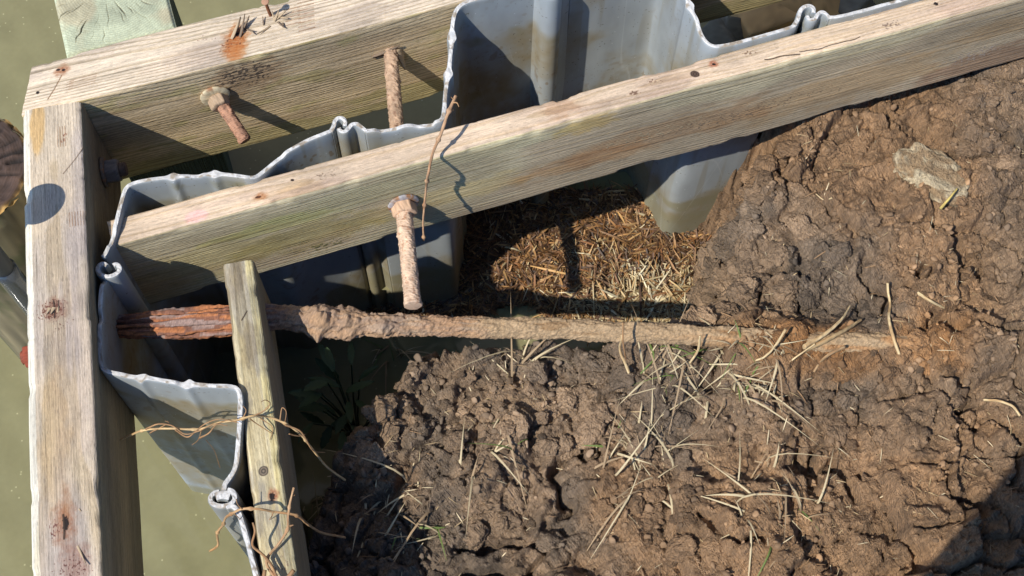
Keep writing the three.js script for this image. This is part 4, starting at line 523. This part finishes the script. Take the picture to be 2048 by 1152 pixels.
{ // separate clods lying on and sticking out of the dug soil
  const mat = colMat(0.95, { map: soilMap, bumpMap: soilBump, bumpScale: 0.006 }), c = [0, 0, 0], C = new THREE.Color(); seed = 1234;
  const tex = [0, 1, 2, 3].map((k) => { const pl = []; for (let i = 0; i < 13; i++) pl.push([V(rr(-1, 1), rr(-1, 1), rr(-1, 1)).normalize(), rr(0.62, 0.95)]); const g0 = new THREE.IcosahedronGeometry(1, 9); g0.deleteAttribute('uv'); g0.deleteAttribute('normal'); const g = mergeVertices(g0, 1e-4), p = g.attributes.position, col = [], uv = []; for (let i = 0; i < p.count; i++) { const v = V(p.getX(i), p.getY(i), p.getZ(i)); let m = 1.25; for (const [n, d] of pl) { const t = v.dot(n); if (t > 0.05) m = Math.min(m, d / t); } m = mix(m, 1, 0.2) * (0.62 + 0.85 * fbm3(v.x * 2.4 + k * 5, v.y * 2.4, v.z * 2.4, 4, 690 + k)) + 0.3 * (fbm3(v.x * 7, v.y * 7, v.z * 7, 3, 695) - 0.5); p.setXYZ(i, v.x * m, v.y * m * 0.72, v.z * m); const q = 0.72 + 0.5 * fbm3(v.x * 8, v.y * 8, v.z * 8, 3, 697); col.push(q, q, q); uv.push((v.x * m + v.y * m * 0.6) * 0.04 + k * 0.3, (v.z * m + v.y * m * 0.7) * 0.04); } g.setAttribute('uv', new THREE.Float32BufferAttribute(uv, 2)); g.setAttribute('color', new THREE.Float32BufferAttribute(col, 3)); g.computeVertexNormals(); return g; });
  tex.forEach((geo, k) => {
    const list = []; let guard = 0; while (list.length < 190 && guard++ < 40000) { const x = rr(-0.28, 0.9), z = rr(-1.26, -0.32), d = polyD(pit, x, z); if (d < -0.05 || landward(x, z) < 0.06 || (rodDist(x, z)[0] < 0.03 && x < 0.4)) continue; if (rnd() > 0.1 + 1.1 * ss(0.46, 0.64, fbm(x * 9, z * 9, 3, 648)) + (d < 0.05 ? 0.6 : 0)) continue; list.push([x, z]); }
    guard = 0; const loose = list.length; while (list.length < loose + 130 && guard++ < 60000) { const x = rr(0.16, 0.42), z = rr(-1.1, -0.66), d = polyD(pit, x, z); if (d < -0.06 || d > 0.02 || landward(x, z) < 0.05) continue; list.push([x, z]); }   // and down the dug face
    const im = new THREE.InstancedMesh(geo, mat, list.length), m4 = new THREE.Matrix4(), q = new THREE.Quaternion();
    list.forEach(([x, z], i) => { const r = i < loose ? 0.004 + 0.013 * rnd() ** 2.5 : rr(0.007, 0.019), h = soilHeight(x, z); q.setFromEuler(new THREE.Euler(rr(-0.5, 0.5), rr(0, 6.28), rr(-0.5, 0.5))); m4.compose(V(x, h - r * 0.25, z), q, V(r * rr(0.9, 1.4), r * rr(0.7, 1), r)); im.setMatrixAt(i, m4); soilColour(x, z, h, c); const v = rr(0.92, 1.1); C.setRGB(lin(c[0] * v), lin(c[1] * v), lin(c[2] * v)); im.setColorAt(i, C); });
    im.name = k ? 'soil_clods_00' + k : 'soil_clods'; im.castShadow = im.receiveShadow = true; scene.add(im); tag(im, ['blocky', 'wedge shaped', 'lumpy', 'flattened'][k] + ' brown clods heaped over the dug ground', 'soil', null, 'stuff');
  });
}
{ // rootlets and straw bits strewn over the soil
  const kinds = [bladeGeo(0.25, 0.6), bladeGeo(0.55, 2)], mat = new THREE.MeshStandardMaterial({ color: 0xffffff, roughness: 0.8 }), C = new THREE.Color(); seed = 99;
  kinds.forEach((geo, k) => {
    const list = []; while (list.length < 420) { const x = rr(-0.3, 0.92), z = rr(-1.28, -0.32); if (polyD(pit, x, z) < 0.0 || landward(x, z) < 0.05) continue; if (rnd() > 0.25 + 1.2 * ss(0.45, 0.65, fbm(x * 8, z * 8, 3, 645))) continue; list.push([x, z]); }
    const im = new THREE.InstancedMesh(geo, mat, list.length), m4 = new THREE.Matrix4(), q = new THREE.Quaternion();
    list.forEach(([x, z], i) => { const L2 = 0.006 + 0.022 * rnd() ** 2; q.setFromEuler(new THREE.Euler(rr(-0.4, 0.4), rr(0, 6.28), rr(-0.3, 0.3))); m4.compose(V(x, soilHeight(x, z) + 0.0015, z), q, V(L2, L2 * 0.5, rr(0.0006, 0.0017))); im.setMatrixAt(i, m4); const s = [[186, 160, 118], [150, 118, 84], [204, 186, 150]][(rnd() * 3) | 0], v = rr(0.8, 1.1); C.setRGB(lin(s[0] * v), lin(s[1] * v), lin(s[2] * v)); im.setColorAt(i, C); });
    im.name = k ? 'rootlets' : 'straw_bits'; im.castShadow = im.receiveShadow = true; scene.add(im); tag(im, k ? 'curly fine rootlets strewn over the dug soil' : 'tiny straw bits strewn over the dug soil', 'litter', null, 'stuff');
  });
}

// ------------------------------------------------------------------ stone, stalks, vines, plants
{ // pale lump of old mortar lying in the soil
  const c = U(1862, 354, SOIL + 0.001), g = new THREE.IcosahedronGeometry(1, 24), p = g.attributes.position, col = [];
  for (let i = 0; i < p.count; i++) { const v = V(p.getX(i), p.getY(i), p.getZ(i)), b = Math.sign(v.x) * Math.abs(v.x) ** 0.75, d = Math.sign(v.z) * Math.abs(v.z) ** 0.8, f = 0.6 + 0.75 * fbm3(v.x * 1.7 + 4, v.y * 1.7, v.z * 1.7, 2, 660) + 0.28 * (fbm3(v.x * 5, v.y * 5, v.z * 5, 3, 663) - 0.5) + 0.1 * (fbm3(v.x * 18, v.y * 18, v.z * 18, 2, 664) - 0.5); p.setXYZ(i, b * f * 0.054, Math.sign(v.y) * Math.abs(v.y) ** 0.6 * f * 0.020, d * f * 0.036); const k = 0.72 + 0.5 * fbm3(v.x * 7, v.y * 7, v.z * 7, 4, 666), s = ss(0.42, 0.62, fbm3(v.x * 3.4, v.y * 3.4, v.z * 3.4, 4, 668)); col.push(lin(mix(214, 176, s) * k), lin(mix(195, 148, s) * k), lin(mix(160, 112, s) * k)); }
  g.setAttribute('color', new THREE.Float32BufferAttribute(col, 3)); g.deleteAttribute('normal'); const muv = []; for (let i = 0; i < p.count; i++) muv.push((p.getX(i) + p.getY(i) * 0.6) / 0.28, (p.getZ(i) + p.getY(i) * 0.7) / 0.28); g.setAttribute('uv', new THREE.Float32BufferAttribute(muv, 2)); const w = mergeVertices(g, 1e-5); w.computeVertexNormals();
  const m = mesh('mortar_lump', w, colMat(0.95, { map: soilMap, bumpMap: soilBump, bumpScale: 0.004 })); m.position.copy(c); m.rotation.set(0.1, -0.45, -0.08); tag(m, 'pale sandy lump of mortar half sunk in the dug soil', 'stone');
}
const stalkMat = colMat(0.8);
function stalk(name, label, cat, group, pts, r0, r1, o = {}) { // a dry stem through [px, py, y] points; with knots
  const P = pts.map(([x, y, h]) => U(x, y, h)), g0 = P[0].clone(), loc = P.map((p) => p.sub(g0)), sd = o.seed ?? ((P.length * 7 + pts[0][0]) | 0), col = o.col || [178, 148, 104];
  let L2 = 0; for (let i = 1; i < loc.length; i++) L2 += loc[i].distanceTo(loc[i - 1]);
  const geo = tube(loc, Math.max(20, Math.ceil(L2 / 0.0016)), o.sides ?? 10, (s, a) => { let r = mix(r0, r1, s) * (0.85 + 0.3 * n2(s * L2 * 240, a, sd)) * (o.flat ? 1 - o.flat * Math.abs(Math.sin(a + (o.turn || 0))) : 1); for (const k of o.knots || []) r += 0.8 * r0 * Math.exp(-(((s - k) * L2 / 0.0024) ** 2)); return r; }, (s, a, c) => { const v = 0.75 + 0.5 * fbm(s * L2 * 120, a * 2, 3, sd + 2), d = ss(0.62, 0.75, n2(s * L2 * 60, a, sd + 4)) * 0.4; for (let i = 0; i < 3; i++) c[i] = col[i] * v * (1 - d * (0.3 + 0.15 * i)); });
  if (o.parent) { const m = mesh(name, geo, stalkMat, o.parent); m.position.copy(g0.sub(o.parent.position)); return m; }
  const g = thing(name, label, cat, g0, group); const m = mesh('stem', geo, stalkMat, g); if (o.strands) for (const st of o.strands) stalk('tendril', null, null, null, st[0], st[1] ?? 0.0008, st[2] ?? 0.0004, { parent: g, col: o.strandCol || [156, 120, 82], sides: 6, seed: sd + 9 }); return g;
}
stalk('vine', 'thin dead twig with knots hanging over the inner timber near its bolt', 'vine', 'dead vines', [[912, 192, 0.02], [898, 222, 0.018], [884, 262, 0.008], [866, 305, -0.012], [857, 345, -0.02], [852, 378, -0.06], [849, 410, -0.08], [846, 450, -0.105], [848, 482, -0.13]], 0.0021, 0.0012, { knots: [0.1, 0.27, 0.55, 0.75, 0.97], seed: 700, col: [170, 134, 100], strands: [[[[905, 205, 0.02], [914, 206, 0.022], [918, 214, 0.02]], 0.0014], [[[908, 200, 0.02], [902, 194, 0.024]], 0.0012], [[[902, 214, 0.018], [907, 222, 0.016]], 0.001]] });
stalk('vine', 'tangled pale vine stretched from the return timber across the short timber', 'vine', 'dead vines', [[240, 880, -0.06], [262, 870, -0.045], [290, 860, -0.025], [340, 857, -0.01], [400, 858, -0.005], [440, 845, 0.0], [475, 840, 0.004], [505, 832, 0.004], [540, 835, -0.018], [572, 848, -0.022], [600, 868, -0.04], [630, 905, -0.08], [655, 935, -0.12], [690, 960, -0.16]], 0.0012, 0.0013, { knots: [0.12, 0.3, 0.45, 0.6, 0.7], seed: 710, col: [196, 164, 116], strands: [
  [[[292, 858, -0.022], [318, 848, -0.008], [345, 852, -0.002], [370, 868, -0.01], [398, 862, -0.004], [430, 848, 0.004], [455, 852, 0.002]], 0.0011], [[[300, 866, -0.02], [330, 850, -0.01], [338, 845, -0.006], [330, 842, -0.006]], 0.0008], [[[350, 860, -0.006], [375, 874, -0.012], [392, 862, -0.006], [410, 848, 0.002], [440, 838, 0.006], [478, 846, 0.004]], 0.001], [[[400, 876, -0.02], [418, 866, -0.01], [432, 850, 0], [460, 838, 0.004]], 0.0012], [[[486, 838, 0.004], [492, 820, 0.01], [486, 812, 0.014]], 0.001], [[[508, 832, 0.002], [530, 820, 0.004], [540, 806, 0.012], [530, 800, 0.018], [522, 804, 0.02]], 0.001], [[[500, 838, -0.01], [520, 852, -0.022], [545, 868, -0.026]], 0.0008], [[[520, 836, -0.02], [545, 856, -0.026], [540, 880, -0.026]], 0.0007], [[[560, 842, -0.02], [565, 815, -0.01], [572, 822, -0.012], [570, 845, -0.02]], 0.0009], [[[570, 850, -0.02], [600, 862, -0.03], [625, 900, -0.06], [650, 905, -0.09]], 0.0012], [[[578, 868, -0.024], [600, 872, -0.036], [612, 868, -0.04]], 0.0009], [[[412, 880, -0.03], [428, 900, -0.06], [440, 935, -0.1]], 0.0004], [[[404, 858, -0.004], [396, 880, -0.03], [384, 890, -0.05]], 0.0006]] });
stalk('vine', 'brown crooked vine drooping from the round socket over the short timber', 'vine', 'dead vines', [[420, 1102, -0.12], [436, 1090, -0.1], [434, 1068, -0.08], [446, 1050, -0.05], [453, 1034, -0.02], [470, 1024, -0.008], [484, 1018, -0.004], [515, 1018, 0.0], [550, 1024, -0.014], [590, 1030, -0.022], [615, 1048, -0.05], [640, 1064, -0.09], [690, 1075, -0.15]], 0.0014, 0.0013, { knots: [0.15, 0.25, 0.36, 0.44, 0.6], seed: 720, col: [176, 140, 98], strands: [[[[484, 1018, -0.002], [475, 1008, 0.004], [472, 998, 0.006]], 0.0008], [[[546, 1024, -0.012], [544, 1032, -0.018], [538, 1040, -0.026]], 0.0008], [[[466, 1026, -0.008], [476, 1034, -0.014], [480, 1040, -0.02]], 0.0006]] });
stalk('vine', 'forked bare twig standing across the near end of the short timber', 'vine', 'dead vines', [[588, 975, 0.02], [581, 1002, 0.012], [576, 1036, -0.004], [575, 1058, -0.012], [560, 1084, -0.018], [535, 1116, -0.02], [534, 1130, -0.018], [552, 1160, -0.018], [566, 1210, -0.02]], 0.0012, 0.0018, { knots: [0.16, 0.36, 0.62], seed: 730, col: [172, 136, 98], strands: [[[[580, 1052, -0.01], [587, 1050, -0.008]], 0.0014], [[[582, 995, 0.012], [590, 990, 0.014]], 0.001], [[[506, 1045, 0.006], [510, 1062, 0.002], [505, 1090, -0.004], [522, 1106, -0.012], [540, 1126, -0.016], [556, 1160, -0.016]], 0.0013, 0.0016], [[[530, 1140, -0.014], [526, 1165, -0.016]], 0.0022, 0.0022], [[[588, 1140, -0.016], [575, 1158, -0.018], [560, 1190, -0.02]], 0.0024, 0.0026]] });
const dryGroup = 'dry reed stalks lying on the soil';
const ground = (px, py, up = 0.004) => { let y = SOIL; for (let k = 0; k < 6; k++) { const p = U(px, py, y); y = soilHeight(p.x, p.z) + up; } return [px, py, Math.max(y, -0.54)]; };
const dry = (label, pts, r0, r1, o = {}) => { const q = pts.map(([x, y, up]) => ground(x, y, up ?? 0.004)); const my = Math.max(...q.map((p) => p[2])); for (const p of q) p[2] = Math.max(p[2], my - 0.05); return stalk('reed_stalk', label, 'reed', dryGroup, q, r0, r1, { flat: 0.45, col: [204, 180, 136], ...o }); };
dry('long pale reed stalk with a kink standing past the end of the rod', [[1775, 566, 0.02], [1776, 585, 0.012], [1780, 606, 0.006], [1778, 640, 0.01], [1788, 680, 0.014], [1798, 708, 0.004]], 0.0028, 0.0034);
dry('split pale reed stalk leaning over the middle of the tie rod', [[1232, 640, 0.07], [1244, 672, 0.075], [1240, 700, 0.05], [1252, 730, 0.02], [1258, 746, 0.004]], 0.0016, 0.0036, { strands: [[[[1246, 645, -0.12], [1246, 680, -0.13], [1252, 720, -0.17]], 0.0014, 0.001]] });
dry('short pale reed stalk on grey soil right of the kinked stalk', [[1836, 586], [1860, 602], [1888, 616]], 0.0034, 0.0022);
dry('broad frayed reed stalk at the top of the crossed bundle over the rod', [[1700, 612, 0.03], [1682, 640, 0.026], [1650, 668, 0.024], [1608, 694, 0.018]], 0.0018, 0.0052);
dry('flat brown reed leaf lying under the crossed bundle', [[1722, 640, 0.016], [1690, 660, 0.02], [1650, 682, 0.02], [1610, 700, 0.012]], 0.003, 0.006, { col: [166, 140, 100] });
dry('thin pale reed stalk slanting below the crossed bundle', [[1630, 688, 0.02], [1590, 716, 0.012], [1556, 742, 0.006]], 0.002, 0.002);
dry('curved brown reed leaf below the crossed bundle', [[1690, 694, 0.016], [1660, 708, 0.02], [1640, 726, 0.016], [1628, 744, 0.006]], 0.0036, 0.0026, { col: [158, 128, 92] });
dry('pale reed stalk standing over the rusty part of the rod', [[1572, 658, 0.03], [1552, 690, 0.022], [1528, 714, 0.01], [1500, 724, 0.006]], 0.0034, 0.0022);
dry('thin reed stalk bent upright among the grass by the rod', [[1400, 672, 0.05], [1396, 700, 0.03], [1380, 726, 0.008]], 0.0014, 0.002);
dry('brown reed stub beside the edge of the pit', [[1355, 545, 0.014], [1376, 530, 0.016], [1394, 526, 0.012]], 0.004, 0.0044, { col: [176, 146, 108] });
dry('slim brown reed stalk leaning on the pit bank below the sheet pile', [[1322, 496, 0.02], [1334, 530, 0.02], [1346, 566, 0.01]], 0.0018, 0.0026, { col: [164, 128, 90] });
dry('thin straw on brown soil beside the mortar lump', [[1632, 388], [1648, 400], [1664, 396]], 0.0012, 0.0012);
dry('yellowish reed piece resting on the mortar lump', [[1914, 378, 0.03], [1896, 400, 0.034], [1880, 418, 0.03]], 0.0024, 0.0036, { col: [190, 168, 96] });
dry('bundle end of flattened straw by the pit edge above the rod', [[1310, 612, 0.01], [1340, 618, 0.012], [1376, 632, 0.008]], 0.0034, 0.0026);
dry('curved pale root lying on soil in the shadow edge', [[1968, 800, 0.008], [1996, 802, 0.012], [2024, 812, 0.01], [2040, 832, 0.006]], 0.0022, 0.0028);

// grass along the lower side of the rod and over the bank
function bladeGrass(sd, L2, lean, w) { const n = 6, pos = [], idx = []; for (let i = 0; i <= n; i++) { const s = i / n, y = L2 * s * (1 - 0.35 * s * lean), x = L2 * lean * s * s, ww = w * (1 - s ** 2.2); for (const [u, v] of [[-1, 0], [0, -0.25], [1, 0]]) pos.push(x + v * ww * 0.5, y, u * ww / 2); if (i < n) for (let k = 0; k < 2; k++) { const p = i * 3 + k; idx.push(p, p + 1, p + 3, p + 1, p + 4, p + 3); } } return geom(pos, idx); }
const deadGrass = new THREE.MeshPhysicalMaterial({ color: new THREE.Color(0.52, 0.42, 0.25), roughness: 0.8, side: THREE.DoubleSide }), greenGrass = new THREE.MeshPhysicalMaterial({ color: new THREE.Color(0.17, 0.24, 0.05), roughness: 0.7, transmission: 0.3, side: THREE.DoubleSide }), brownGrass = new THREE.MeshPhysicalMaterial({ color: new THREE.Color(0.33, 0.23, 0.13), roughness: 0.85, side: THREE.DoubleSide });
const blades = [0, 1, 2, 3].map((k) => bladeGrass(k, 0.03 + 0.012 * k, 0.5 + 0.3 * k, 0.0024));
function tuft(label, px, py, n, spread, green, sd) {
  const [, , y] = ground(px, py, 0); const c = U(px, py, y), g = thing('grass_tuft', label, 'grass', c, 'grass tufts on the pit bank'); seed = sd;
  for (let i = 0; i < n; i++) { const m = mesh(rnd() < green ? 'green_blade' : 'dead_blade', blades[(rnd() * 4) | 0], null, g), a = rr(0, 6.28), r = spread * Math.sqrt(rnd()), x = c.x + Math.cos(a) * r, z = c.z + Math.sin(a) * r; m.material = m.name === 'green_blade' ? greenGrass : rnd() < 0.6 ? deadGrass : brownGrass; m.position.set(x - c.x, Math.max(soilHeight(x, z), -0.545) - y - 0.003, z - c.z); m.rotation.set(rr(-0.5, 0.5), rr(0, 6.28), rr(-1.1, 0.1)); m.scale.setScalar(rr(0.6, 1.35)); }
}
tuft('pale dead grass tuft with green blades beside the middle of the rod', 1330, 735, 40, 0.03, 0.3, 31);
tuft('wide dead grass tuft under the pale stalk by the rod', 1420, 738, 55, 0.045, 0.12, 32);
tuft('flattened dead grass tuft below the crossed reed bundle', 1510, 745, 45, 0.04, 0.06, 33);
tuft('small dead grass tuft at the pit edge by the dark plant', 780, 702, 16, 0.02, 0.15, 34);
tuft('thin dead grass tuft on the clod under the rod', 1045, 742, 16, 0.02, 0.1, 35);
tuft('sparse grass tuft near the photographer side of the bank', 980, 900, 22, 0.05, 0.12, 36);
tuft('large dead grass tuft in the middle of the near bank', 1260, 930, 50, 0.06, 0.1, 37);
tuft('straw grass tuft on the near soil', 1560, 1000, 36, 0.06, 0.15, 38);
tuft('straw grass tuft at the near lip of the pit', 800, 1040, 40, 0.05, 0.15, 39);
tuft('dark rooty grass tuft beside the short timber', 640, 1010, 24, 0.03, 0.1, 40);

// leafy weed in the shade of the pit wall
{
  const c = U(690, 790, -0.36), g = thing('leafy_weed', 'dark green weed with lobed leaves in the shaded pit beside the short timber', 'plant', V(c.x, -0.6, c.z)); seed = 77;
  const leafG = (() => { const n = 10, pos = [], idx = []; for (let i = 0; i <= n; i++) { const s = i / n, w = 0.34 * Math.sin(Math.PI * Math.min(1, s * 0.93 + 0.07)) ** 0.8 * (0.62 + 0.38 * Math.abs(Math.sin(s * 13))), y = 0.22 * s * (1 - s) * 2; pos.push(s, y + 0.05, -w, s, y, 0, s, y + 0.05, w); if (i < n) for (let k = 0; k < 2; k++) { const p = i * 3 + k; idx.push(p, p + 1, p + 3, p + 1, p + 4, p + 3); } } return geom(pos, idx); })();
  const lm = new THREE.MeshPhysicalMaterial({ color: new THREE.Color(0.05, 0.1, 0.035), roughness: 0.6, transmission: 0.3, side: THREE.DoubleSide }), lm2 = new THREE.MeshPhysicalMaterial({ color: new THREE.Color(0.08, 0.13, 0.05), roughness: 0.6, transmission: 0.3, side: THREE.DoubleSide });
  for (let i = 0; i < 26; i++) { const a = rr(0, 6.28), r = rr(0.0, 0.05), h = rr(0.1, 0.29), p = [V(0, 0, 0), V(Math.cos(a) * r * 0.5, h * 0.6, Math.sin(a) * r * 0.5), V(Math.cos(a) * r * 1.3, h, Math.sin(a) * r * 1.3)]; const st = mesh('stalk', tube(p, 10, 6, () => 0.0014), lm2, g); const m = mesh('leaf', leafG, rnd() < 0.5 ? lm : lm2, st); m.position.copy(p[2]); m.rotation.set(rr(-0.3, 0.3), -a + rr(-0.5, 0.5), rr(-0.2, 0.6)); m.scale.set(rr(0.03, 0.05), 0.03, rr(0.014, 0.026)); }
}

// ------------------------------------------------------------------ rubble outside the wall, seen below the outer wale
{
  const list = [[1530, 42, 0.05, 'tan broken brick piece in the water under the outer timber'], [1580, 30, 0.045, 'flat tan brick piece leaning on the rubble outside the wall'], [1472, 62, 0.03, 'grey stone low in the gap behind the sheet pile'], [1640, 8, 0.05, 'brown brick piece beside the sheet pile hook'], [1440, 75, 0.03, 'dark stone against the back of the sunlit web'], [1700, 14, 0.045, 'mossy dark stone behind the dirty sheet edge']];
  list.forEach(([px, py, r, label], i) => { const c = U(px, py, -0.47), g = new THREE.BoxGeometry(2, 1.1, 1.3, 10, 8, 8), p = g.attributes.position, col = []; for (let k = 0; k < p.count; k++) { const v = V(p.getX(k), p.getY(k), p.getZ(k)), f = 0.85 + 0.3 * fbm3(v.x * 1.2 + i * 5, v.y * 1.2, v.z * 1.2, 3, 680), l = v.length(); v.multiplyScalar(mix(1, 1.25 / l, 0.25) * f); p.setXYZ(k, v.x * r, v.y * r, v.z * r); const q = 0.75 + 0.45 * fbm3(v.x * 4, v.y * 4, v.z * 4, 3, 684), b = i === 0 || i === 1 || i === 3 ? [196, 158, 104] : [112, 108, 94]; col.push(lin(b[0] * q), lin(b[1] * q), lin(b[2] * q)); } g.setAttribute('color', new THREE.Float32BufferAttribute(col, 3)); g.deleteAttribute('uv'); g.deleteAttribute('normal'); const w = mergeVertices(g, 1e-5); w.computeVertexNormals(); const m = mesh('rubble_stone', w, colMat(0.92)); m.position.copy(c); m.rotation.set(0.3 * i, 1.3 * i + 0.4, 0.2 * i); tag(m, label, 'stone', 'rubble outside the wall'); });
}

// ------------------------------------------------------------------ the photographer, behind the camera; the shadow falls over the near right corner
{
  const O = V(0.30, soilHeight(0.30, 0.06) - 0.005, 0.06), g = thing('person', 'person in dark work clothes holding up a phone behind the view', 'person', O);
  const bones = []; const J = (a, b, ra, rb, part) => bones.push([V(...a), V(...b), ra, rb, part]);
  for (const s of [-1, 1]) { J([s * 0.1, 0.94, 0], [s * 0.11, 0.52, -0.02], 0.09, 0.062, 'p'); J([s * 0.11, 0.52, -0.02], [s * 0.115, 0.1, 0.03], 0.06, 0.042, 'p'); J([s * 0.115, 0.05, 0.04], [s * 0.125, 0.035, -0.15], 0.045, 0.034, 'b'); }
  const HL = [-0.225, 1.44, 0.025], HR = [0.27, 0.83, -0.05];   // left wrist at the phone, right wrist hanging
  J([-0.175, 1.4, 0.02], [-0.21, 1.15, -0.02], 0.056, 0.043, 's'); J([-0.21, 1.15, -0.02], HL, 0.042, 0.028, 'k'); J([0.175, 1.4, 0.02], [0.25, 1.12, 0.03], 0.056, 0.043, 's'); J([0.25, 1.12, 0.03], HR, 0.042, 0.028, 'k');
  J([0, 0.96, 0], [0, 1.2, 0], 0.135, 0.125, 's'); J([0, 1.2, 0], [0, 1.38, 0.02], 0.135, 0.12, 's'); J([-0.12, 1.4, 0.02], [0.12, 1.4, 0.02], 0.065, 0.065, 's'); J([0, 1.42, 0.02], [0, 1.54, 0], 0.055, 0.052, 'k'); J([0, 1.61, -0.02], [0, 1.66, 0], 0.078, 0.092, 'k');
  const cap = (p, [a, b, ra, rb]) => { const ab = b.clone().sub(a), t = clamp(p.clone().sub(a).dot(ab) / ab.lengthSq()); return p.distanceTo(a.clone().addScaledVector(ab, t)) - mix(ra, rb, t); };
  const dist = (bs, p, k) => { let d = 1, w = null, best = 9; for (const b of bs) { const e = cap(p, b); if (e < best) { best = e; w = b[4]; } const h = clamp(0.5 + 0.5 * (d - e) / k); d = mix(d, e, h) - k * h * (1 - h); } return [d, w]; };
  const colours = { p: [52, 58, 74], s: [66, 72, 80], k: [186, 138, 112], b: [70, 54, 40], h: [58, 44, 34] };
  function field(bs, c, half, res, k) {
    const mc = new MarchingCubes(res, new THREE.MeshStandardMaterial(), false, false, 60000); mc.isolation = 0; mc.reset();
    const p = V(0, 0, 0); for (let z = 0; z < res; z++) for (let y = 0; y < res; y++) for (let x = 0; x < res; x++) { p.set((x - res / 2) / (res / 2) * half.x + c.x, (y - res / 2) / (res / 2) * half.y + c.y, (z - res / 2) / (res / 2) * half.z + c.z); mc.field[x + y * res + z * res * res] = -dist(bs, p, k)[0]; }
    mc.update(); const n = mc.count, P = mc.positionArray, pos = [], col = []; for (let i = 0; i < n; i++) { p.set(P[i * 3] * half.x + c.x, P[i * 3 + 1] * half.y + c.y, P[i * 3 + 2] * half.z + c.z); pos.push(p.x, p.y, p.z); }
    const gg = mergeVertices(new THREE.BufferGeometry().setAttribute('position', new THREE.Float32BufferAttribute(pos, 3)), 1e-5); const q = gg.attributes.position; for (let i = 0; i < q.count; i++) { p.fromBufferAttribute(q, i); const kk = colours[p.y > 1.66 || (p.y > 1.58 && p.z > 0.03) ? 'h' : dist(bs, p, k)[1] || 's']; col.push(lin(kk[0]), lin(kk[1]), lin(kk[2])); } gg.setAttribute('color', new THREE.Float32BufferAttribute(col, 3)); gg.computeVertexNormals(); return gg;
  }
  // hands: palm and five bent fingers each, closed on the phone's two ends
  const hand = []; const H = (a, b, ra, rb) => hand.push([V(...a), V(...b), ra, rb, 'k']);
  { const [X, y, z] = HL; H([X, y, z], [X - 0.03, y + 0.045, z - 0.012], 0.026, 0.026); H([X, y, z], [X - 0.036, y + 0.02, z - 0.012], 0.026, 0.024); [0.07, 0.08, 0.075, 0.06].forEach((L2, i) => { const fy = y + 0.058 - i * 0.019; H([X - 0.036, fy, z - 0.014], [X - 0.055, fy + 0.004, z - 0.02], 0.0098, 0.009); H([X - 0.055, fy + 0.004, z - 0.02], [X - 0.06 - L2 * 0.3, fy + 0.005, z - 0.012], 0.009, 0.0084); H([X - 0.06 - L2 * 0.3, fy + 0.005, z - 0.012], [X - 0.058 - L2 * 0.55, fy + 0.004, z + 0.004], 0.0084, 0.0075); }); H([X - 0.008, y + 0.02, z + 0.008], [X - 0.03, y + 0.036, z + 0.026], 0.013, 0.011); H([X - 0.03, y + 0.036, z + 0.026], [X - 0.052, y + 0.044, z + 0.03], 0.0105, 0.0085); }
  { const [X, y, z] = HR; H([X, y, z], [X, y - 0.05, z - 0.004], 0.026, 0.024); H([X, y, z - 0.012], [X, y - 0.06, z - 0.026], 0.022, 0.02); [0.07, 0.08, 0.075, 0.06].forEach((L2, i) => { const fz = z - 0.03 + i * 0.019; H([X, y - 0.065, fz], [X - 0.004, y - 0.09, fz], 0.0098, 0.009); H([X - 0.004, y - 0.09, fz], [X - 0.014, y - 0.09 - L2 * 0.35, fz], 0.009, 0.0084); H([X - 0.014, y - 0.09 - L2 * 0.35, fz], [X - 0.03, y - 0.09 - L2 * 0.6, fz], 0.0084, 0.0075); }); H([X - 0.004, y - 0.012, z - 0.022], [X - 0.014, y - 0.045, z - 0.05], 0.013, 0.011); H([X - 0.014, y - 0.045, z - 0.05], [X - 0.02, y - 0.075, z - 0.058], 0.0105, 0.0085); }
  const face = [[V(0, 1.605, -0.095), V(0, 1.585, -0.115), 0.01, 0.014, 'k'], [V(-0.09, 1.61, 0), V(-0.092, 1.59, 0.004), 0.014, 0.01, 'k'], [V(0.09, 1.61, 0), V(0.092, 1.59, 0.004), 0.014, 0.01, 'k'], [V(-0.02, 1.555, -0.092), V(0.02, 1.555, -0.092), 0.007, 0.007, 'k'], [V(0, 1.545, -0.03), V(0, 1.53, -0.06), 0.06, 0.035, 'k']];
  const bodyGeo = mergeGeometries([field(bones.concat(face), V(0, 0.87, -0.08), V(0.5, 0.92, 0.5), 96, 0.03), field(hand.slice(0, 16), V(-0.265, 1.465, 0.025), V(0.11, 0.11, 0.11), 72, 0.006), field(hand.slice(16), V(0.26, 0.77, -0.06), V(0.12, 0.12, 0.12), 72, 0.006)]);
  mesh('body', bodyGeo, colMat(0.85), g);
  const ph = thing('phone', 'black phone held in one hand behind the view', 'phone', V(0, CAMY - 0.04 + SOIL + 0.235, 0.055)); ph.position.set(0.005, O.y + 1.487, 0.093); mesh('phone_body', new RoundedBoxGeometry(0.155, 0.074, 0.009, 4, 0.004), new THREE.MeshStandardMaterial({ color: new THREE.Color(0.02, 0.02, 0.022), roughness: 0.3 }), ph); ph.rotation.x = -0.5;
}
console.log('built', scene.children.length);
renderer.render(scene, camera);
